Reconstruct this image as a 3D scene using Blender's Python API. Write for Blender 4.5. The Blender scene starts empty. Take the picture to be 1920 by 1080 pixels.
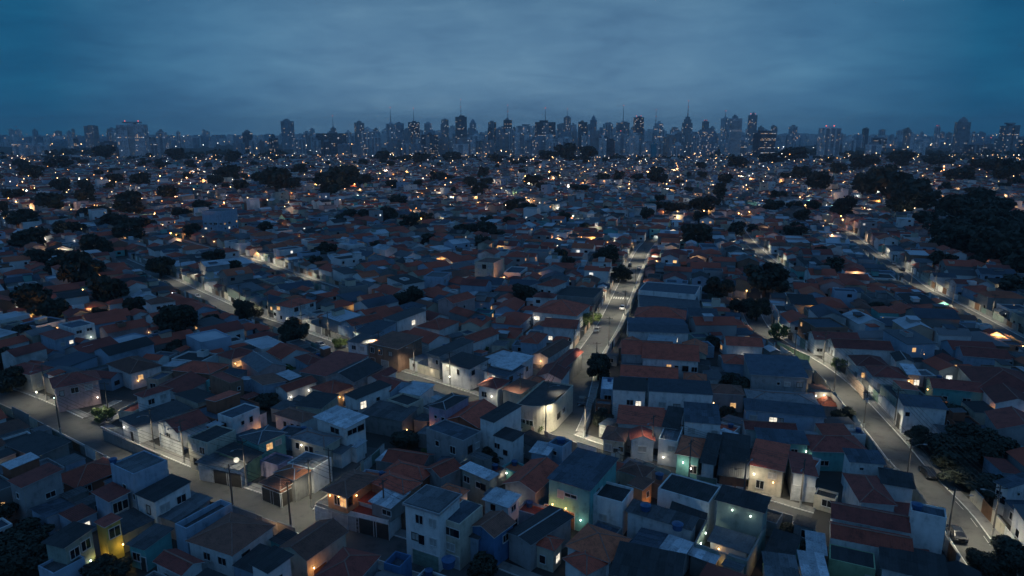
import bpy, math, random
import numpy as np
from mathutils import Vector, Matrix

R = random.Random(7)
scene = bpy.context.scene
COL = scene.collection
D2R = math.radians

# ------------------------------------------------------------------ camera
CAM_H = 60.0
FPX = 1280.0                       # focal length in pixels of the 1920 px wide photograph
PITCH = math.atan((540 - 250) / FPX)
cam_data = bpy.data.cameras.new('camera')
cam = bpy.data.objects.new('camera', cam_data)
COL.objects.link(cam)
cam.location = (0, 0, CAM_H)
cam.rotation_euler = (math.pi / 2 - PITCH, 0, 0)
cam_data.sensor_width = 36
cam_data.lens = FPX / 1920 * 36
cam_data.clip_start = 1
cam_data.clip_end = 40000
scene.camera = cam

# ------------------------------------------------------------------ colour management, cycles
scene.render.engine = 'CYCLES'
scene.view_settings.view_transform = 'Standard'
scene.view_settings.look = 'None'
scene.view_settings.exposure = 0.0
scene.view_settings.gamma = 1.0
scene.view_settings.use_curve_mapping = False
cy = scene.cycles
cy.use_denoising = True
cy.max_bounces = 5
cy.diffuse_bounces = 3
cy.glossy_bounces = 2
cy.transmission_bounces = 2
cy.volume_bounces = 0
cy.sample_clamp_indirect = 4.0
cy.use_light_tree = True
cy.caustics_reflective = False
cy.caustics_refractive = False

# ------------------------------------------------------------------ world: dusk under broken stratus
SUN_EL, SUN_AZ = D2R(2.0), D2R(180)
world = bpy.data.worlds.new('World')
scene.world = world
world.use_nodes = True
wn, wl = world.node_tree.nodes, world.node_tree.links
wn.clear()


def WN(t, **kw):
    n = wn.new(t)
    for k, v in kw.items():
        setattr(n, k, v)
    return n


def wmath(op, a, b=None, clamp=False):
    n = WN('ShaderNodeMath', operation=op, use_clamp=clamp)
    for i, x in enumerate((a, b)):
        if x is None:
            continue
        if isinstance(x, (int, float)):
            n.inputs[i].default_value = x
        else:
            wl.new(x, n.inputs[i])
    return n.outputs[0]


def wramp(fac, stops):
    n = WN('ShaderNodeValToRGB')
    e = n.color_ramp.elements
    e[0].position, e[0].color = stops[0][0], (*stops[0][1], 1)
    e[1].position, e[1].color = stops[-1][0], (*stops[-1][1], 1)
    for p, c in stops[1:-1]:
        x = e.new(p)
        x.color = (*c, 1)
    wl.new(fac, n.inputs[0])
    return n.outputs[0]


tc = WN('ShaderNodeTexCoord')
sep = WN('ShaderNodeSeparateXYZ')
wl.new(tc.outputs['Generated'], sep.inputs[0])
dx, dy, dz = sep.outputs
zc = wmath('MAXIMUM', dz, 0.0)
# cloud deck: direction projected on a flat layer, so that the streaks flatten to the horizon
den = wmath('ADD', zc, 0.20)
comb = WN('ShaderNodeCombineXYZ')
wl.new(wmath('DIVIDE', dx, den), comb.inputs[0])
wl.new(wmath('DIVIDE', dy, den), comb.inputs[1])


def cloud(scale, detail, rough, dist, off):
    mp = WN('ShaderNodeMapping')
    mp.inputs['Location'].default_value = off
    mp.inputs['Scale'].default_value = (1.0, 1.15, 1.0)
    wl.new(comb.outputs[0], mp.inputs[0])
    n = WN('ShaderNodeTexNoise')
    n.inputs['Scale'].default_value = scale
    n.inputs['Detail'].default_value = detail
    n.inputs['Roughness'].default_value = rough
    n.inputs['Distortion'].default_value = dist
    wl.new(mp.outputs[0], n.inputs['Vector'])
    return n.outputs[0]


c1 = cloud(1.25, 7, 0.58, 0.5, (3.1, 1.7, 0))
c2 = cloud(4.2, 6, 0.6, 0.6, (8.4, 5.2, 2))
cl = wmath('ADD', wmath('MULTIPLY', c1, 0.68), wmath('MULTIPLY', c2, 0.32))
# azimuth from straight ahead: afterglow there; glow behind the camera added to light walls
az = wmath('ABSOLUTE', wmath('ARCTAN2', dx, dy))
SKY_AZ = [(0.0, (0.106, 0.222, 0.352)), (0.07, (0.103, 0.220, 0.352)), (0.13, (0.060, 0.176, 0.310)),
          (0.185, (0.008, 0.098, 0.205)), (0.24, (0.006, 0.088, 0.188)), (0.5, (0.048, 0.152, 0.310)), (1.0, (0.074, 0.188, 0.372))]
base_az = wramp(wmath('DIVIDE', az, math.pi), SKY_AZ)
# overhead the deck evens out
ov = wmath('MULTIPLY', wmath('SUBTRACT', zc, 0.22), 1.6, True)
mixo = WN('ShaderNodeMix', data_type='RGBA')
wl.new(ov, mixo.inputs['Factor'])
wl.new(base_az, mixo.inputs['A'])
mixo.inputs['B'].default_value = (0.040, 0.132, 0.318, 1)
# low band: duller and a little darker right above the roofs of the city
low = wramp(zc, [(0.0, (0.84, 0.87, 0.90)), (0.022, (0.94, 0.95, 0.96)), (0.05, (0.97, 0.97, 0.98)),
                 (0.09, (1.0, 1.0, 1.0)), (0.13, (0.90, 0.93, 0.95)), (0.18, (0.74, 0.80, 0.84)), (0.25, (0.74, 0.80, 0.84)), (1.0, (0.92, 0.93, 0.95))])
mulc = WN('ShaderNodeMix', data_type='RGBA', blend_type='MULTIPLY')
mulc.inputs['Factor'].default_value = 1.0
wl.new(mixo.outputs['Result'], mulc.inputs['A'])
wl.new(low, mulc.inputs['B'])
clr = wramp(cl, [(0.34, (0.72, 0.77, 0.83)), (0.46, (0.92, 0.94, 0.96)), (0.55, (1.08, 1.06, 1.04)), (0.66, (1.34, 1.23, 1.15))])
mul2 = WN('ShaderNodeMix', data_type='RGBA', blend_type='MULTIPLY')
mul2.inputs['Factor'].default_value = 1.0
wl.new(mulc.outputs['Result'], mul2.inputs['A'])
wl.new(clr, mul2.inputs['B'])
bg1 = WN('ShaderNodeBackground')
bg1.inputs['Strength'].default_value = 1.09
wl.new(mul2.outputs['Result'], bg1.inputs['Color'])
sky = WN('ShaderNodeTexSky', sky_type='NISHITA')
sky.sun_disc = False
sky.sun_elevation = SUN_EL
sky.sun_rotation = SUN_AZ
bg2 = WN('ShaderNodeBackground')
bg2.inputs['Strength'].default_value = 0.001
wl.new(sky.outputs[0], bg2.inputs['Color'])
adds = WN('ShaderNodeAddShader')
wl.new(bg1.outputs[0], adds.inputs[0])
wl.new(bg2.outputs[0], adds.inputs[1])
wout = WN('ShaderNodeOutputWorld')
wl.new(adds.outputs[0], wout.inputs['Surface'])
world.cycles.sampling_method = 'MANUAL'
world.cycles.sample_map_resolution = 512

# the last of the daylight through the deck, from high up: very weak and very soft
sun_data = bpy.data.lights.new('sun', 'SUN')
sun_data.energy = 0.03
sun_data.angle = D2R(60)
sun_data.color = (0.75, 0.87, 1.0)
sun = bpy.data.objects.new('sun', sun_data)
COL.objects.link(sun)
sun.rotation_euler = (D2R(20), 0, 0)
K_STREET = 2.1                     # street lamps
K_HOUSE = 0.45                      # lamps on houses


# ------------------------------------------------------------------ helpers
def up(u, v, z=0.0):
    """the point at height z that the photograph shows at pixel (u, v)"""
    a = (u - 960) / FPX
    b = -(v - 540) / FPX
    y = math.cos(PITCH) + b * math.sin(PITCH)
    k = -math.sin(PITCH) + b * math.cos(PITCH)
    t = (z - CAM_H) / k
    return Vector((a * t, y * t, z))


def proj(p):
    y, z = p[1], p[2] - CAM_H
    d = y * math.cos(PITCH) - z * math.sin(PITCH)
    h = y * math.sin(PITCH) + z * math.cos(PITCH)
    d = max(d, 1e-3)
    return 960 + FPX * p[0] / d, 540 - FPX * h / d


def rot2(x, y, a):
    c, s = math.cos(a), math.sin(a)
    return x * c - y * s, x * s + y * c


class MB:
    def __init__(self):
        self.v, self.f, self.m, self.uv = [], [], [], []

    def add(self, vs, fs, m=0, uvs=None):
        o = len(self.v)
        self.v += [tuple(p) for p in vs]
        for i, f in enumerate(fs):
            self.f.append(tuple(o + k for k in f))
            self.m.append(m)
            self.uv.append(uvs[i] if uvs else None)

    def quad(self, a, b, c, d, m=0, uv=None):
        self.add([a, b, c, d], [(0, 1, 2, 3)], m, [uv] if uv else None)

    def tri(self, a, b, c, m=0, uv=None):
        self.add([a, b, c], [(0, 1, 2)], m, [uv] if uv else None)

    def box(self, x0, x1, y0, y1, z0, z1, m=0, bottom=True):
        vs = [(x0, y0, z0), (x1, y0, z0), (x1, y1, z0), (x0, y1, z0), (x0, y0, z1), (x1, y0, z1), (x1, y1, z1), (x0, y1, z1)]
        fs = [(0, 1, 5, 4), (1, 2, 6, 5), (2, 3, 7, 6), (3, 0, 4, 7), (4, 5, 6, 7)]
        if bottom:
            fs.append((3, 2, 1, 0))
        self.add(vs, fs, m)

    def tube(self, p, q, r0, r1, n=6, m=0, caps=True):
        p, q = Vector(p), Vector(q)
        d = (q - p).normalized()
        u = d.orthogonal().normalized()
        w = d.cross(u)
        vs = []
        for c, r in ((p, r0), (q, r1)):
            for i in range(n):
                a = 2 * math.pi * i / n
                vs.append(c + u * (r * math.cos(a)) + w * (r * math.sin(a)))
        fs = [(i, (i + 1) % n, n + (i + 1) % n, n + i) for i in range(n)]
        if caps:
            fs += [tuple(range(n - 1, -1, -1)), tuple(range(n, 2 * n))]
        self.add(vs, fs, m)

    def mesh(self, name, mats):
        me = bpy.data.meshes.new(name)
        me.from_pydata(self.v, [], self.f)
        for k in mats:
            me.materials.append(k)
        if len(mats) > 1:
            me.polygons.foreach_set('material_index', self.m)
        if any(u is not None for u in self.uv):
            l = me.uv_layers.new(name='UVMap')
            co = []
            for f, u in zip(self.f, self.uv):
                if u is None:
                    co += [0.0, 0.0] * len(f)
                else:
                    for p in u:
                        co += [p[0], p[1]]
            l.data.foreach_set('uv', co)
        return me


def link(name, data, parent=None, loc=(0, 0, 0), rz=0.0):
    o = bpy.data.objects.new(name, data)
    COL.objects.link(o)
    if parent is not None:
        o.parent = parent
    o.location = loc
    if rz:
        o.rotation_euler = (0, 0, rz)
    return o


def tag(o, label=None, cat=None, group=None, kind=None):
    if label:
        o['label'] = label
    if cat:
        o['category'] = cat
    if group:
        o['group'] = group
    if kind:
        o['kind'] = kind
    return o


# ------------------------------------------------------------------ materials
MATS = {}


def new_mat(name):
    m = bpy.data.materials.new(name)
    m.use_nodes = True
    nt = m.node_tree
    return m, nt.nodes, nt.links, nt.nodes['Principled BSDF']


def mat_wear(name, col, rough=0.85, amt=0.45, scale=0.5, streak=True, bump=0.15, metal=0.0):
    """paint or render with blotches and runs of dirt that belong to the surface"""
    if name in MATS:
        return MATS[name]
    m, n, l, p = new_mat(name)
    t = n.new('ShaderNodeTexCoord')
    oi = n.new('ShaderNodeObjectInfo')
    va = n.new('ShaderNodeVectorMath')
    va.operation = 'MULTIPLY_ADD'
    cmb = n.new('ShaderNodeCombineXYZ')
    for i in range(3):
        l.new(oi.outputs['Random'], cmb.inputs[i])
    l.new(cmb.outputs[0], va.inputs[0])
    va.inputs[1].default_value = (91, 57, 33)
    l.new(t.outputs['Object'], va.inputs[2])
    n1 = n.new('ShaderNodeTexNoise')
    n1.inputs['Scale'].default_value = scale
    n1.inputs['Detail'].default_value = 5
    n1.inputs['Roughness'].default_value = 0.65
    l.new(va.outputs[0], n1.inputs['Vector'])
    src = n1.outputs[0]
    if streak:
        mp = n.new('ShaderNodeMapping')
        mp.inputs['Scale'].default_value = (1.3, 1.3, 0.35)
        l.new(va.outputs[0], mp.inputs[0])
        n2 = n.new('ShaderNodeTexNoise')
        n2.inputs['Scale'].default_value = 1.0
        n2.inputs['Detail'].default_value = 4
        l.new(mp.outputs[0], n2.inputs['Vector'])
        mm = n.new('ShaderNodeMath')
        mm.operation = 'MULTIPLY_ADD'
        l.new(n2.outputs[0], mm.inputs[0])
        mm.inputs[1].default_value = 0.5
        hm = n.new('ShaderNodeMath')
        hm.operation = 'MULTIPLY'
        l.new(n1.outputs[0], hm.inputs[0])
        hm.inputs[1].default_value = 0.5
        l.new(hm.outputs[0], mm.inputs[2])
        src = mm.outputs[0]
    rp = n.new('ShaderNodeValToRGB')
    e = rp.color_ramp.elements
    e[0].position, e[1].position = 0.33, 0.62
    k = 1 - amt
    e[0].color = (col[0] * k * 0.95, col[1] * k, col[2] * k, 1)
    e[1].color = (*col, 1)
    x = e.new(0.46)
    x.color = tuple(c * (1 - amt * 0.3) for c in col) + (1,)
    l.new(src, rp.inputs[0])
    l.new(rp.outputs[0], p.inputs['Base Color'])
    p.inputs['Roughness'].default_value = rough
    p.inputs['Metallic'].default_value = metal
    if bump:
        b = n.new('ShaderNodeBump')
        b.inputs['Strength'].default_value = bump
        b.inputs['Distance'].default_value = 0.1
        l.new(n1.outputs[0], b.inputs['Height'])
        l.new(b.outputs[0], p.inputs['Normal'])
    MATS[name] = m
    return m


def mat_roof(name, col, kind, rough=0.8):
    """tile or ribbed sheet; u runs along the eave, v up the slope, both in metres"""
    if name in MATS:
        return MATS[name]
    m, n, l, p = new_mat(name)
    uv = n.new('ShaderNodeUVMap')
    uv.uv_map = 'UVMap'
    t = n.new('ShaderNodeTexCoord')
    oi = n.new('ShaderNodeObjectInfo')
    sx = n.new('ShaderNodeSeparateXYZ')
    l.new(uv.outputs[0], sx.inputs[0])

    def mt(op, a, b):
        q = n.new('ShaderNodeMath')
        q.operation = op
        for i, s in enumerate((a, b)):
            if isinstance(s, (int, float)):
                q.inputs[i].default_value = s
            else:
                l.new(s, q.inputs[i])
        return q.outputs[0]
    if kind == 'tile':
        wu = mt('SINE', mt('MULTIPLY', sx.outputs[0], 2 * math.pi / 0.30), 0)
        fr = mt('FRACT', mt('MULTIPLY', sx.outputs[1], 1 / 0.40), 0)
        h = mt('ADD', mt('MULTIPLY', wu, 0.5), mt('MULTIPLY', fr, -0.6))
    else:
        wu = mt('SINE', mt('MULTIPLY', sx.outputs[0], 2 * math.pi / 0.36), 0)
        h = mt('MULTIPLY', wu, 0.5)
    nz = n.new('ShaderNodeTexNoise')
    nz.inputs['Scale'].default_value = 0.7
    nz.inputs['Detail'].default_value = 6
    nz.inputs['Roughness'].default_value = 0.7
    va = n.new('ShaderNodeVectorMath')
    va.operation = 'MULTIPLY_ADD'
    cmb = n.new('ShaderNodeCombineXYZ')
    for i in range(3):
        l.new(oi.outputs['Random'], cmb.inputs[i])
    l.new(cmb.outputs[0], va.inputs[0])
    va.inputs[1].default_value = (77, 41, 23)
    l.new(t.outputs['Object'], va.inputs[2])
    l.new(va.outputs[0], nz.inputs['Vector'])
    nf = n.new('ShaderNodeTexNoise')
    nf.inputs['Scale'].default_value = 4.5
    nf.inputs['Detail'].default_value = 3
    l.new(va.outputs[0], nf.inputs['Vector'])
    mixn = mt('ADD', mt('MULTIPLY', nz.outputs[0], 0.65), mt('MULTIPLY', nf.outputs[0], 0.35))
    rp = n.new('ShaderNodeValToRGB')
    e = rp.color_ramp.elements
    e[0].position, e[1].position = 0.34, 0.68
    e[0].color = tuple(c * 0.42 for c in col) + (1,)
    e[1].color = tuple(min(c * 1.25, 0.8) for c in col) + (1,)
    x = e.new(0.5)
    x.color = (*col, 1)
    l.new(mixn, rp.inputs[0])
    # each roof weathered to its own tone
    hs = n.new('ShaderNodeHueSaturation')
    vr = n.new('ShaderNodeMapRange')
    vr.inputs[3].default_value = 0.60
    vr.inputs[4].default_value = 1.30
    l.new(oi.outputs['Random'], vr.inputs[0])
    l.new(vr.outputs[0], hs.inputs['Value'])
    l.new(rp.outputs[0], hs.inputs['Color'])
    l.new(hs.outputs[0], p.inputs['Base Color'])
    p.inputs['Roughness'].default_value = rough
    b = n.new('ShaderNodeBump')
    b.inputs['Strength'].default_value = 0.7
    b.inputs['Distance'].default_value = 0.05
    l.new(h, b.inputs['Height'])
    l.new(b.outputs[0], p.inputs['Normal'])
    MATS[name] = m
    return m


def mat_plain(name, col, rough=0.7, metal=0.0, spec=0.5):
    if name in MATS:
        return MATS[name]
    m, n, l, p = new_mat(name)
    nz = n.new('ShaderNodeTexNoise')
    nz.inputs['Scale'].default_value = 1.3
    nz.inputs['Detail'].default_value = 4
    t = n.new('ShaderNodeTexCoord')
    l.new(t.outputs['Object'], nz.inputs['Vector'])
    rp = n.new('ShaderNodeValToRGB')
    e = rp.color_ramp.elements
    e[0].position, e[1].position = 0.3, 0.7
    e[0].color = tuple(c * 0.72 for c in col) + (1,)
    e[1].color = tuple(min(1, c * 1.12) for c in col) + (1,)
    l.new(nz.outputs[0], rp.inputs[0])
    l.new(rp.outputs[0], p.inputs['Base Color'])
    p.inputs['Roughness'].default_value = rough
    p.inputs['Metallic'].default_value = metal
    p.inputs['Specular IOR Level'].default_value = spec
    MATS[name] = m
    return m


def mat_emit(name, col, strength, sample=False, vary=0.0):
    if name in MATS:
        return MATS[name]
    m, n, l, p = new_mat(name)
    p.inputs['Base Color'].default_value = (*[c * 0.3 for c in col], 1)
    p.inputs['Emission Color'].default_value = (*col, 1)
    p.inputs['Emission Strength'].default_value = strength
    if vary:
        t = n.new('ShaderNodeTexCoord')
        nz = n.new('ShaderNodeTexNoise')
        nz.inputs['Scale'].default_value = vary
        nz.inputs['Detail'].default_value = 2
        l.new(t.outputs['Object'], nz.inputs['Vector'])
        mr = n.new('ShaderNodeMapRange')
        mr.inputs[1].default_value = 0.3
        mr.inputs[2].default_value = 0.7
        mr.inputs[3].default_value = strength * 0.25
        mr.inputs[4].default_value = strength * 1.5
        l.new(nz.outputs[0], mr.inputs[0])
        l.new(mr.outputs[0], p.inputs['Emission Strength'])
    if not sample:
        m.cycles.emission_sampling = 'NONE'
    MATS[name] = m
    return m


WALLC = {'white': (0.74, 0.74, 0.72), 'cream': (0.58, 0.53, 0.42), 'grey': (0.34, 0.34, 0.34), 'blue': (0.34, 0.44, 0.54),
         'teal': (0.16, 0.44, 0.42), 'pink': (0.52, 0.36, 0.34), 'yellow': (0.52, 0.40, 0.10), 'green': (0.30, 0.42, 0.24),
         'brown': (0.27, 0.16, 0.11), 'lilac': (0.40, 0.35, 0.46), 'orange': (0.55, 0.30, 0.15), 'peach': (0.55, 0.40, 0.30),
         'concrete': (0.25, 0.25, 0.24), 'brick': (0.30, 0.12, 0.07), 'cobalt': (0.08, 0.19, 0.36), 'sage': (0.30, 0.36, 0.31)}
WALL = {k: mat_wear('wall_' + k, c, amt=0.5, scale=0.9) for k, c in WALLC.items()}
ROOFC = {'red': ((0.43, 0.082, 0.043), 'tile'), 'rust': ((0.44, 0.115, 0.052), 'tile'), 'brown': ((0.19, 0.080, 0.052), 'tile'),
         'maroon': ((0.24, 0.052, 0.036), 'tile'), 'greytile': ((0.20, 0.19, 0.19), 'tile'),
         'dark': ((0.030, 0.031, 0.033), 'sheet'), 'navy': ((0.060, 0.080, 0.105), 'sheet'), 'grey': ((0.115, 0.125, 0.135), 'sheet'),
         'light': ((0.50, 0.54, 0.57), 'sheet'), 'slate': ((0.072, 0.074, 0.078), 'sheet'), 'terracotta': ((0.36, 0.13, 0.06), 'sheet')}
ROOF = {k: mat_roof('roof_' + k, c, kd) for k, (c, kd) in ROOFC.items()}
ROOF_WORD = {'red': 'red tiled', 'rust': 'rust-red tiled', 'brown': 'brown tiled', 'maroon': 'dark red tiled', 'greytile': 'grey tiled',
             'dark': 'nearly black', 'navy': 'dark blue-grey', 'grey': 'grey sheet', 'light': 'pale sheet', 'slate': 'dark grey',
             'terracotta': 'orange-brown'}
M_TRIM = mat_plain('trim_white', (0.6, 0.6, 0.58))
M_GUTTER = mat_plain('gutter_metal', (0.42, 0.43, 0.44), 0.5, 0.3)
M_RIDGE = mat_plain('ridge_mortar', (0.30, 0.17, 0.13), 0.9)
M_DARKFRAME = mat_plain('frame_dark', (0.07, 0.06, 0.05))
M_GLASS = mat_plain('glass_dark', (0.012, 0.014, 0.018), 0.08, 0.0, 0.6)
M_CURTAIN = mat_plain('glass_curtained', (0.42, 0.42, 0.40), 0.35)
M_WARM = mat_emit('window_warm', (1.0, 0.56, 0.22), 0.85, False, 1.4)
M_COOL = mat_emit('window_cool', (1.0, 0.90, 0.72), 1.1, False, 1.4)
M_BULBW = mat_emit('bulb_warm', (1.0, 0.55, 0.20), 14)
M_BULBC = mat_emit('bulb_cool', (1.0, 0.93, 0.80), 14)
M_BULBG = mat_emit('bulb_green', (0.80, 1.0, 0.86), 12)
M_LENS = mat_emit('lamp_lens', (1.0, 0.86, 0.58), 3)
M_CONC = mat_wear('pole_concrete', (0.11, 0.10, 0.09), amt=0.3)
M_POLEWHITE = mat_plain('pole_whitewash', (0.40, 0.39, 0.36))
M_STEEL = mat_plain('galvanised', (0.30, 0.31, 0.32), 0.5, 0.5)
M_DOORD = mat_plain('door_dark', (0.06, 0.055, 0.05), 0.5)
M_DOORB = mat_plain('door_wood', (0.20, 0.10, 0.05), 0.6)
M_SHUT = mat_plain('shutter_grey', (0.36, 0.37, 0.38), 0.5)
M_SHUTW = mat_plain('shutter_white', (0.62, 0.62, 0.60), 0.5)
M_GREENDOOR = mat_plain('shutter_green', (0.20, 0.30, 0.25), 0.5)
M_TANK = mat_plain('tank_blue', (0.035, 0.10, 0.22), 0.4)
M_LEAF = mat_plain('foliage', (0.026, 0.034, 0.020), 0.75)
M_LEAF2 = mat_plain('foliage_light', (0.085, 0.125, 0.035), 0.7)
M_BARK = mat_plain('bark', (0.09, 0.07, 0.055), 0.9)
M_ASPH = mat_wear('asphalt', (0.092, 0.092, 0.088), rough=0.85, amt=0.5, scale=0.35, streak=False, bump=0.1)
M_PAVE = mat_wear('pavement_concrete', (0.25, 0.24, 0.22), amt=0.5, scale=0.6, streak=False)
M_KERB = mat_wear('kerb_paint', (0.68, 0.67, 0.63), amt=0.5, scale=1.2, streak=False)
M_GROUND = mat_wear('ground_mixed', (0.052, 0.049, 0.043), amt=0.6, scale=0.15, streak=False)
M_PAINT = mat_wear('road_paint', (0.62, 0.61, 0.57), amt=0.4, scale=1.5, streak=False)


def sheet_variant(key):
    name = 'roof_' + key + '_sheet'
    if name not in MATS:
        m = ROOF[key].copy()
        m.name = name
        for nd in m.node_tree.nodes:
            if nd.type == 'MAP_RANGE':
                nd.inputs[3].default_value = 0.68
                nd.inputs[4].default_value = 1.28
        MATS[name] = m
    return MATS[name]


# ------------------------------------------------------------------ streets (centre lines read off the photograph, on the ground)
def line(pts, ext=None):
    p = [up(*q).to_2d() if isinstance(q, tuple) else Vector(q) for q in pts]
    return p


STREETS = {
    'front street': (line([(-60, 722), (0, 738), (60, 762), (150, 805), (250, 855), (345, 897), (440, 934), (540, 967), (640, 1001), (815, 1055), (910, 1088), (1010, 1130)]), 3.0),
    'lamplit middle street': (line([(225, 487), (300, 520), (337, 537), (375, 555), (412, 572), (437, 585), (490, 603), (612, 647), (655, 667), (705, 692), (767, 712), (830, 732), (892, 754), (927, 767), (985, 790), (1045, 815)]), 3.0),
    'central avenue': (line([(1045, 815), (1069, 770), (1087, 705), (1104, 665), (1118, 645), (1140, 612), (1160, 568), (1177, 530), (1192, 497), (1206, 468), (1218, 455)]), 3.3),
    'lane right of the crossing': (line([(1045, 815), (1105, 838), (1180, 860), (1255, 884), (1330, 910), (1420, 946), (1520, 975)]), 2.2),
    'side lane': (line([(545, 967), (590, 925), (640, 882), (690, 838)]), 2.5),
    'corner lane': (line([(150, 805), (200, 776), (250, 752)]), 2.5),
    'right-hand road': (line([(1400, 560), (1415, 605), (1440, 632), (1495, 667), (1540, 695), (1588, 737), (1657, 815), (1718, 892), (1783, 957), (1821, 1015), (1870, 1085)]), 2.9),
    'far right road': (line([(1480, 375), (1510, 395), (1545, 418), (1590, 437), (1620, 465), (1652, 487), (1690, 512), (1722, 540), (1757, 557), (1815, 587), (1877, 622), (1960, 665)]), 3.0),
    'upper left street': (line([(330, 450), (400, 472), (470, 489), (500, 498), (565, 522), (640, 548)]), 2.8),
    'back lane': (line([(1385, 425), (1402, 452), (1440, 487), (1475, 515)]), 2.6),
}
PAVE_W = 1.9


def resample(p, step):
    out = [p[0]]
    acc = 0.0
    for a, b in zip(p, p[1:]):
        L = (b - a).length
        t = step - acc
        while t <= L:
            out.append(a + (b - a) * (t / L))
            t += step
        acc = (acc + L) % step if L < step - acc else L - (t - step)
    out.append(p[-1])
    q = [out[0]]
    for a in out[1:]:
        if (a - q[-1]).length > 0.3 * step:
            q.append(a)
    return q


def smooth(p, it=2):
    for _ in range(it):
        q = [p[0]]
        for a, b in zip(p, p[1:]):
            q += [a * 0.75 + b * 0.25, a * 0.25 + b * 0.75]
        q.append(p[-1])
        p = q
    return p


SMOOTH = {k: resample(smooth(v[0]), 2.5) for k, v in STREETS.items()}


def normals(p):
    n = []
    for i in range(len(p)):
        a, b = p[max(0, i - 1)], p[min(len(p) - 1, i + 1)]
        d = (b - a).normalized()
        n.append(Vector((-d.y, d.x)))
    return n


# occupancy on a half-metre raster of the near blocks
GX0, GY0, GS = -300.0, 60.0, 0.5
GW, GH = 1400, 900
OCC = np.zeros((GH, GW), np.uint8)        # 1 street and pavement, 2 house, 4 tree
gxx, gyy = np.meshgrid(GX0 + (np.arange(GW) + 0.5) * GS, GY0 + (np.arange(GH) + 0.5) * GS)
STREET_XY = {k: np.array([(q.x, q.y) for q in p if q.y < 520]) for k, p in SMOOTH.items()}
for k, pts in STREET_XY.items():
    hw = STREETS[k][1] + PAVE_W - 0.3
    for x, y in pts:
        i0, i1 = int((x - hw - GX0) / GS), int((x + hw - GX0) / GS) + 1
        j0, j1 = int((y - hw - GY0) / GS), int((y + hw - GY0) / GS) + 1
        i0, j0 = max(i0, 0), max(j0, 0)
        if i1 <= i0 or j1 <= j0:
            continue
        s = (slice(j0, j1), slice(i0, i1))
        OCC[s] |= (((gxx[s] - x) ** 2 + (gyy[s] - y) ** 2) < hw * hw).astype(np.uint8)


def rect_cells(cx, cy, w, d, a):
    r = 0.5 * math.hypot(w, d)
    i0, i1 = max(0, int((cx - r - GX0) / GS)), min(GW, int((cx + r - GX0) / GS) + 1)
    j0, j1 = max(0, int((cy - r - GY0) / GS)), min(GH, int((cy + r - GY0) / GS) + 1)
    if i1 <= i0 or j1 <= j0:
        return None, None
    s = (slice(j0, j1), slice(i0, i1))
    c, q = math.cos(a), math.sin(a)
    X, Y = gxx[s] - cx, gyy[s] - cy
    lx, ly = X * c + Y * q, -X * q + Y * c
    return s, (np.abs(lx) <= w / 2) & (np.abs(ly) <= d / 2)


# ------------------------------------------------------------------ ground, roads, pavements, kerbs
g = MB()
g.quad((-9000, -600, 0), (9000, -600, 0), (9000, 14000, 0), (-9000, 14000, 0))
tag(link('ground', g.mesh('ground', [M_GROUND])), kind='structure')


def strip(p, n, o0, o1, z, mb, flags=None, m=0):
    for i in range(len(p) - 1):
        if flags is not None and not (flags[i] and flags[i + 1]):
            continue
        a, b = p[i] + n[i] * o0, p[i + 1] + n[i + 1] * o0
        c, d = p[i + 1] + n[i + 1] * o1, p[i] + n[i] * o1
        q = [(a.x, a.y, z), (b.x, b.y, z), (c.x, c.y, z), (d.x, d.y, z)]
        if o1 > o0:
            q.reverse()
        mb.quad(*q[::1], m) if o1 < o0 else mb.quad(*q[::-1], m)


def in_other(pt, me, extra):
    for k, pts in STREET_XY.items():
        if k == me or not len(pts):
            continue
        hw = STREETS[k][1] + extra
        if np.min((pts[:, 0] - pt.x) ** 2 + (pts[:, 1] - pt.y) ** 2) < hw * hw:
            return True
    return False


for si, (k, p) in enumerate(SMOOTH.items()):
    hw = STREETS[k][1]
    n = normals(p)
    r = MB()
    strip(p, n, -hw, hw, 0.012 + 0.005 * si, r)
    tag(link('road', r.mesh('road', [M_ASPH])), 'worn asphalt ' + k, None, None, 'structure')
    pv, kb = MB(), MB()
    for s in (-1, 1):
        near = [q.y < 520 for q in p]
        fl = [ok and not in_other(q + nn * (s * (hw + 0.9)), k, 0.3) for q, nn, ok in zip(p, n, near)]
        for i in range(len(p) - 1):
            if not (fl[i] and fl[i + 1]):
                continue
            a0, b0 = p[i] + n[i] * (s * hw), p[i + 1] + n[i + 1] * (s * hw)
            a1, b1 = p[i] + n[i] * (s * (hw + 0.16)), p[i + 1] + n[i + 1] * (s * (hw + 0.16))
            a2, b2 = p[i] + n[i] * (s * (hw + PAVE_W)), p[i + 1] + n[i + 1] * (s * (hw + PAVE_W))
            zk, zp = 0.152, 0.14
            f = 1 if s < 0 else -1
            def Q(mb, q):
                mb.quad(*(q if f > 0 else q[::-1]))
            Q(kb, [(b0.x, b0.y, 0), (a0.x, a0.y, 0), (a0.x, a0.y, zk), (b0.x, b0.y, zk)])
            Q(kb, [(b0.x, b0.y, zk), (a0.x, a0.y, zk), (a1.x, a1.y, zk), (b1.x, b1.y, zk)])
            Q(pv, [(b1.x, b1.y, zp), (a1.x, a1.y, zp), (a2.x, a2.y, zp), (b2.x, b2.y, zp)])
            Q(pv, [(b2.x, b2.y, zp), (a2.x, a2.y, zp), (a2.x, a2.y, 0), (b2.x, b2.y, 0)])
    if pv.v:
        tag(link('pavement', pv.mesh('pavement', [M_PAVE])), 'concrete pavements along the ' + k, None, None, 'structure')
        tag(link('kerb', kb.mesh('kerb', [M_KERB])), 'pale painted kerbs along the ' + k, None, None, 'structure')
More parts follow.
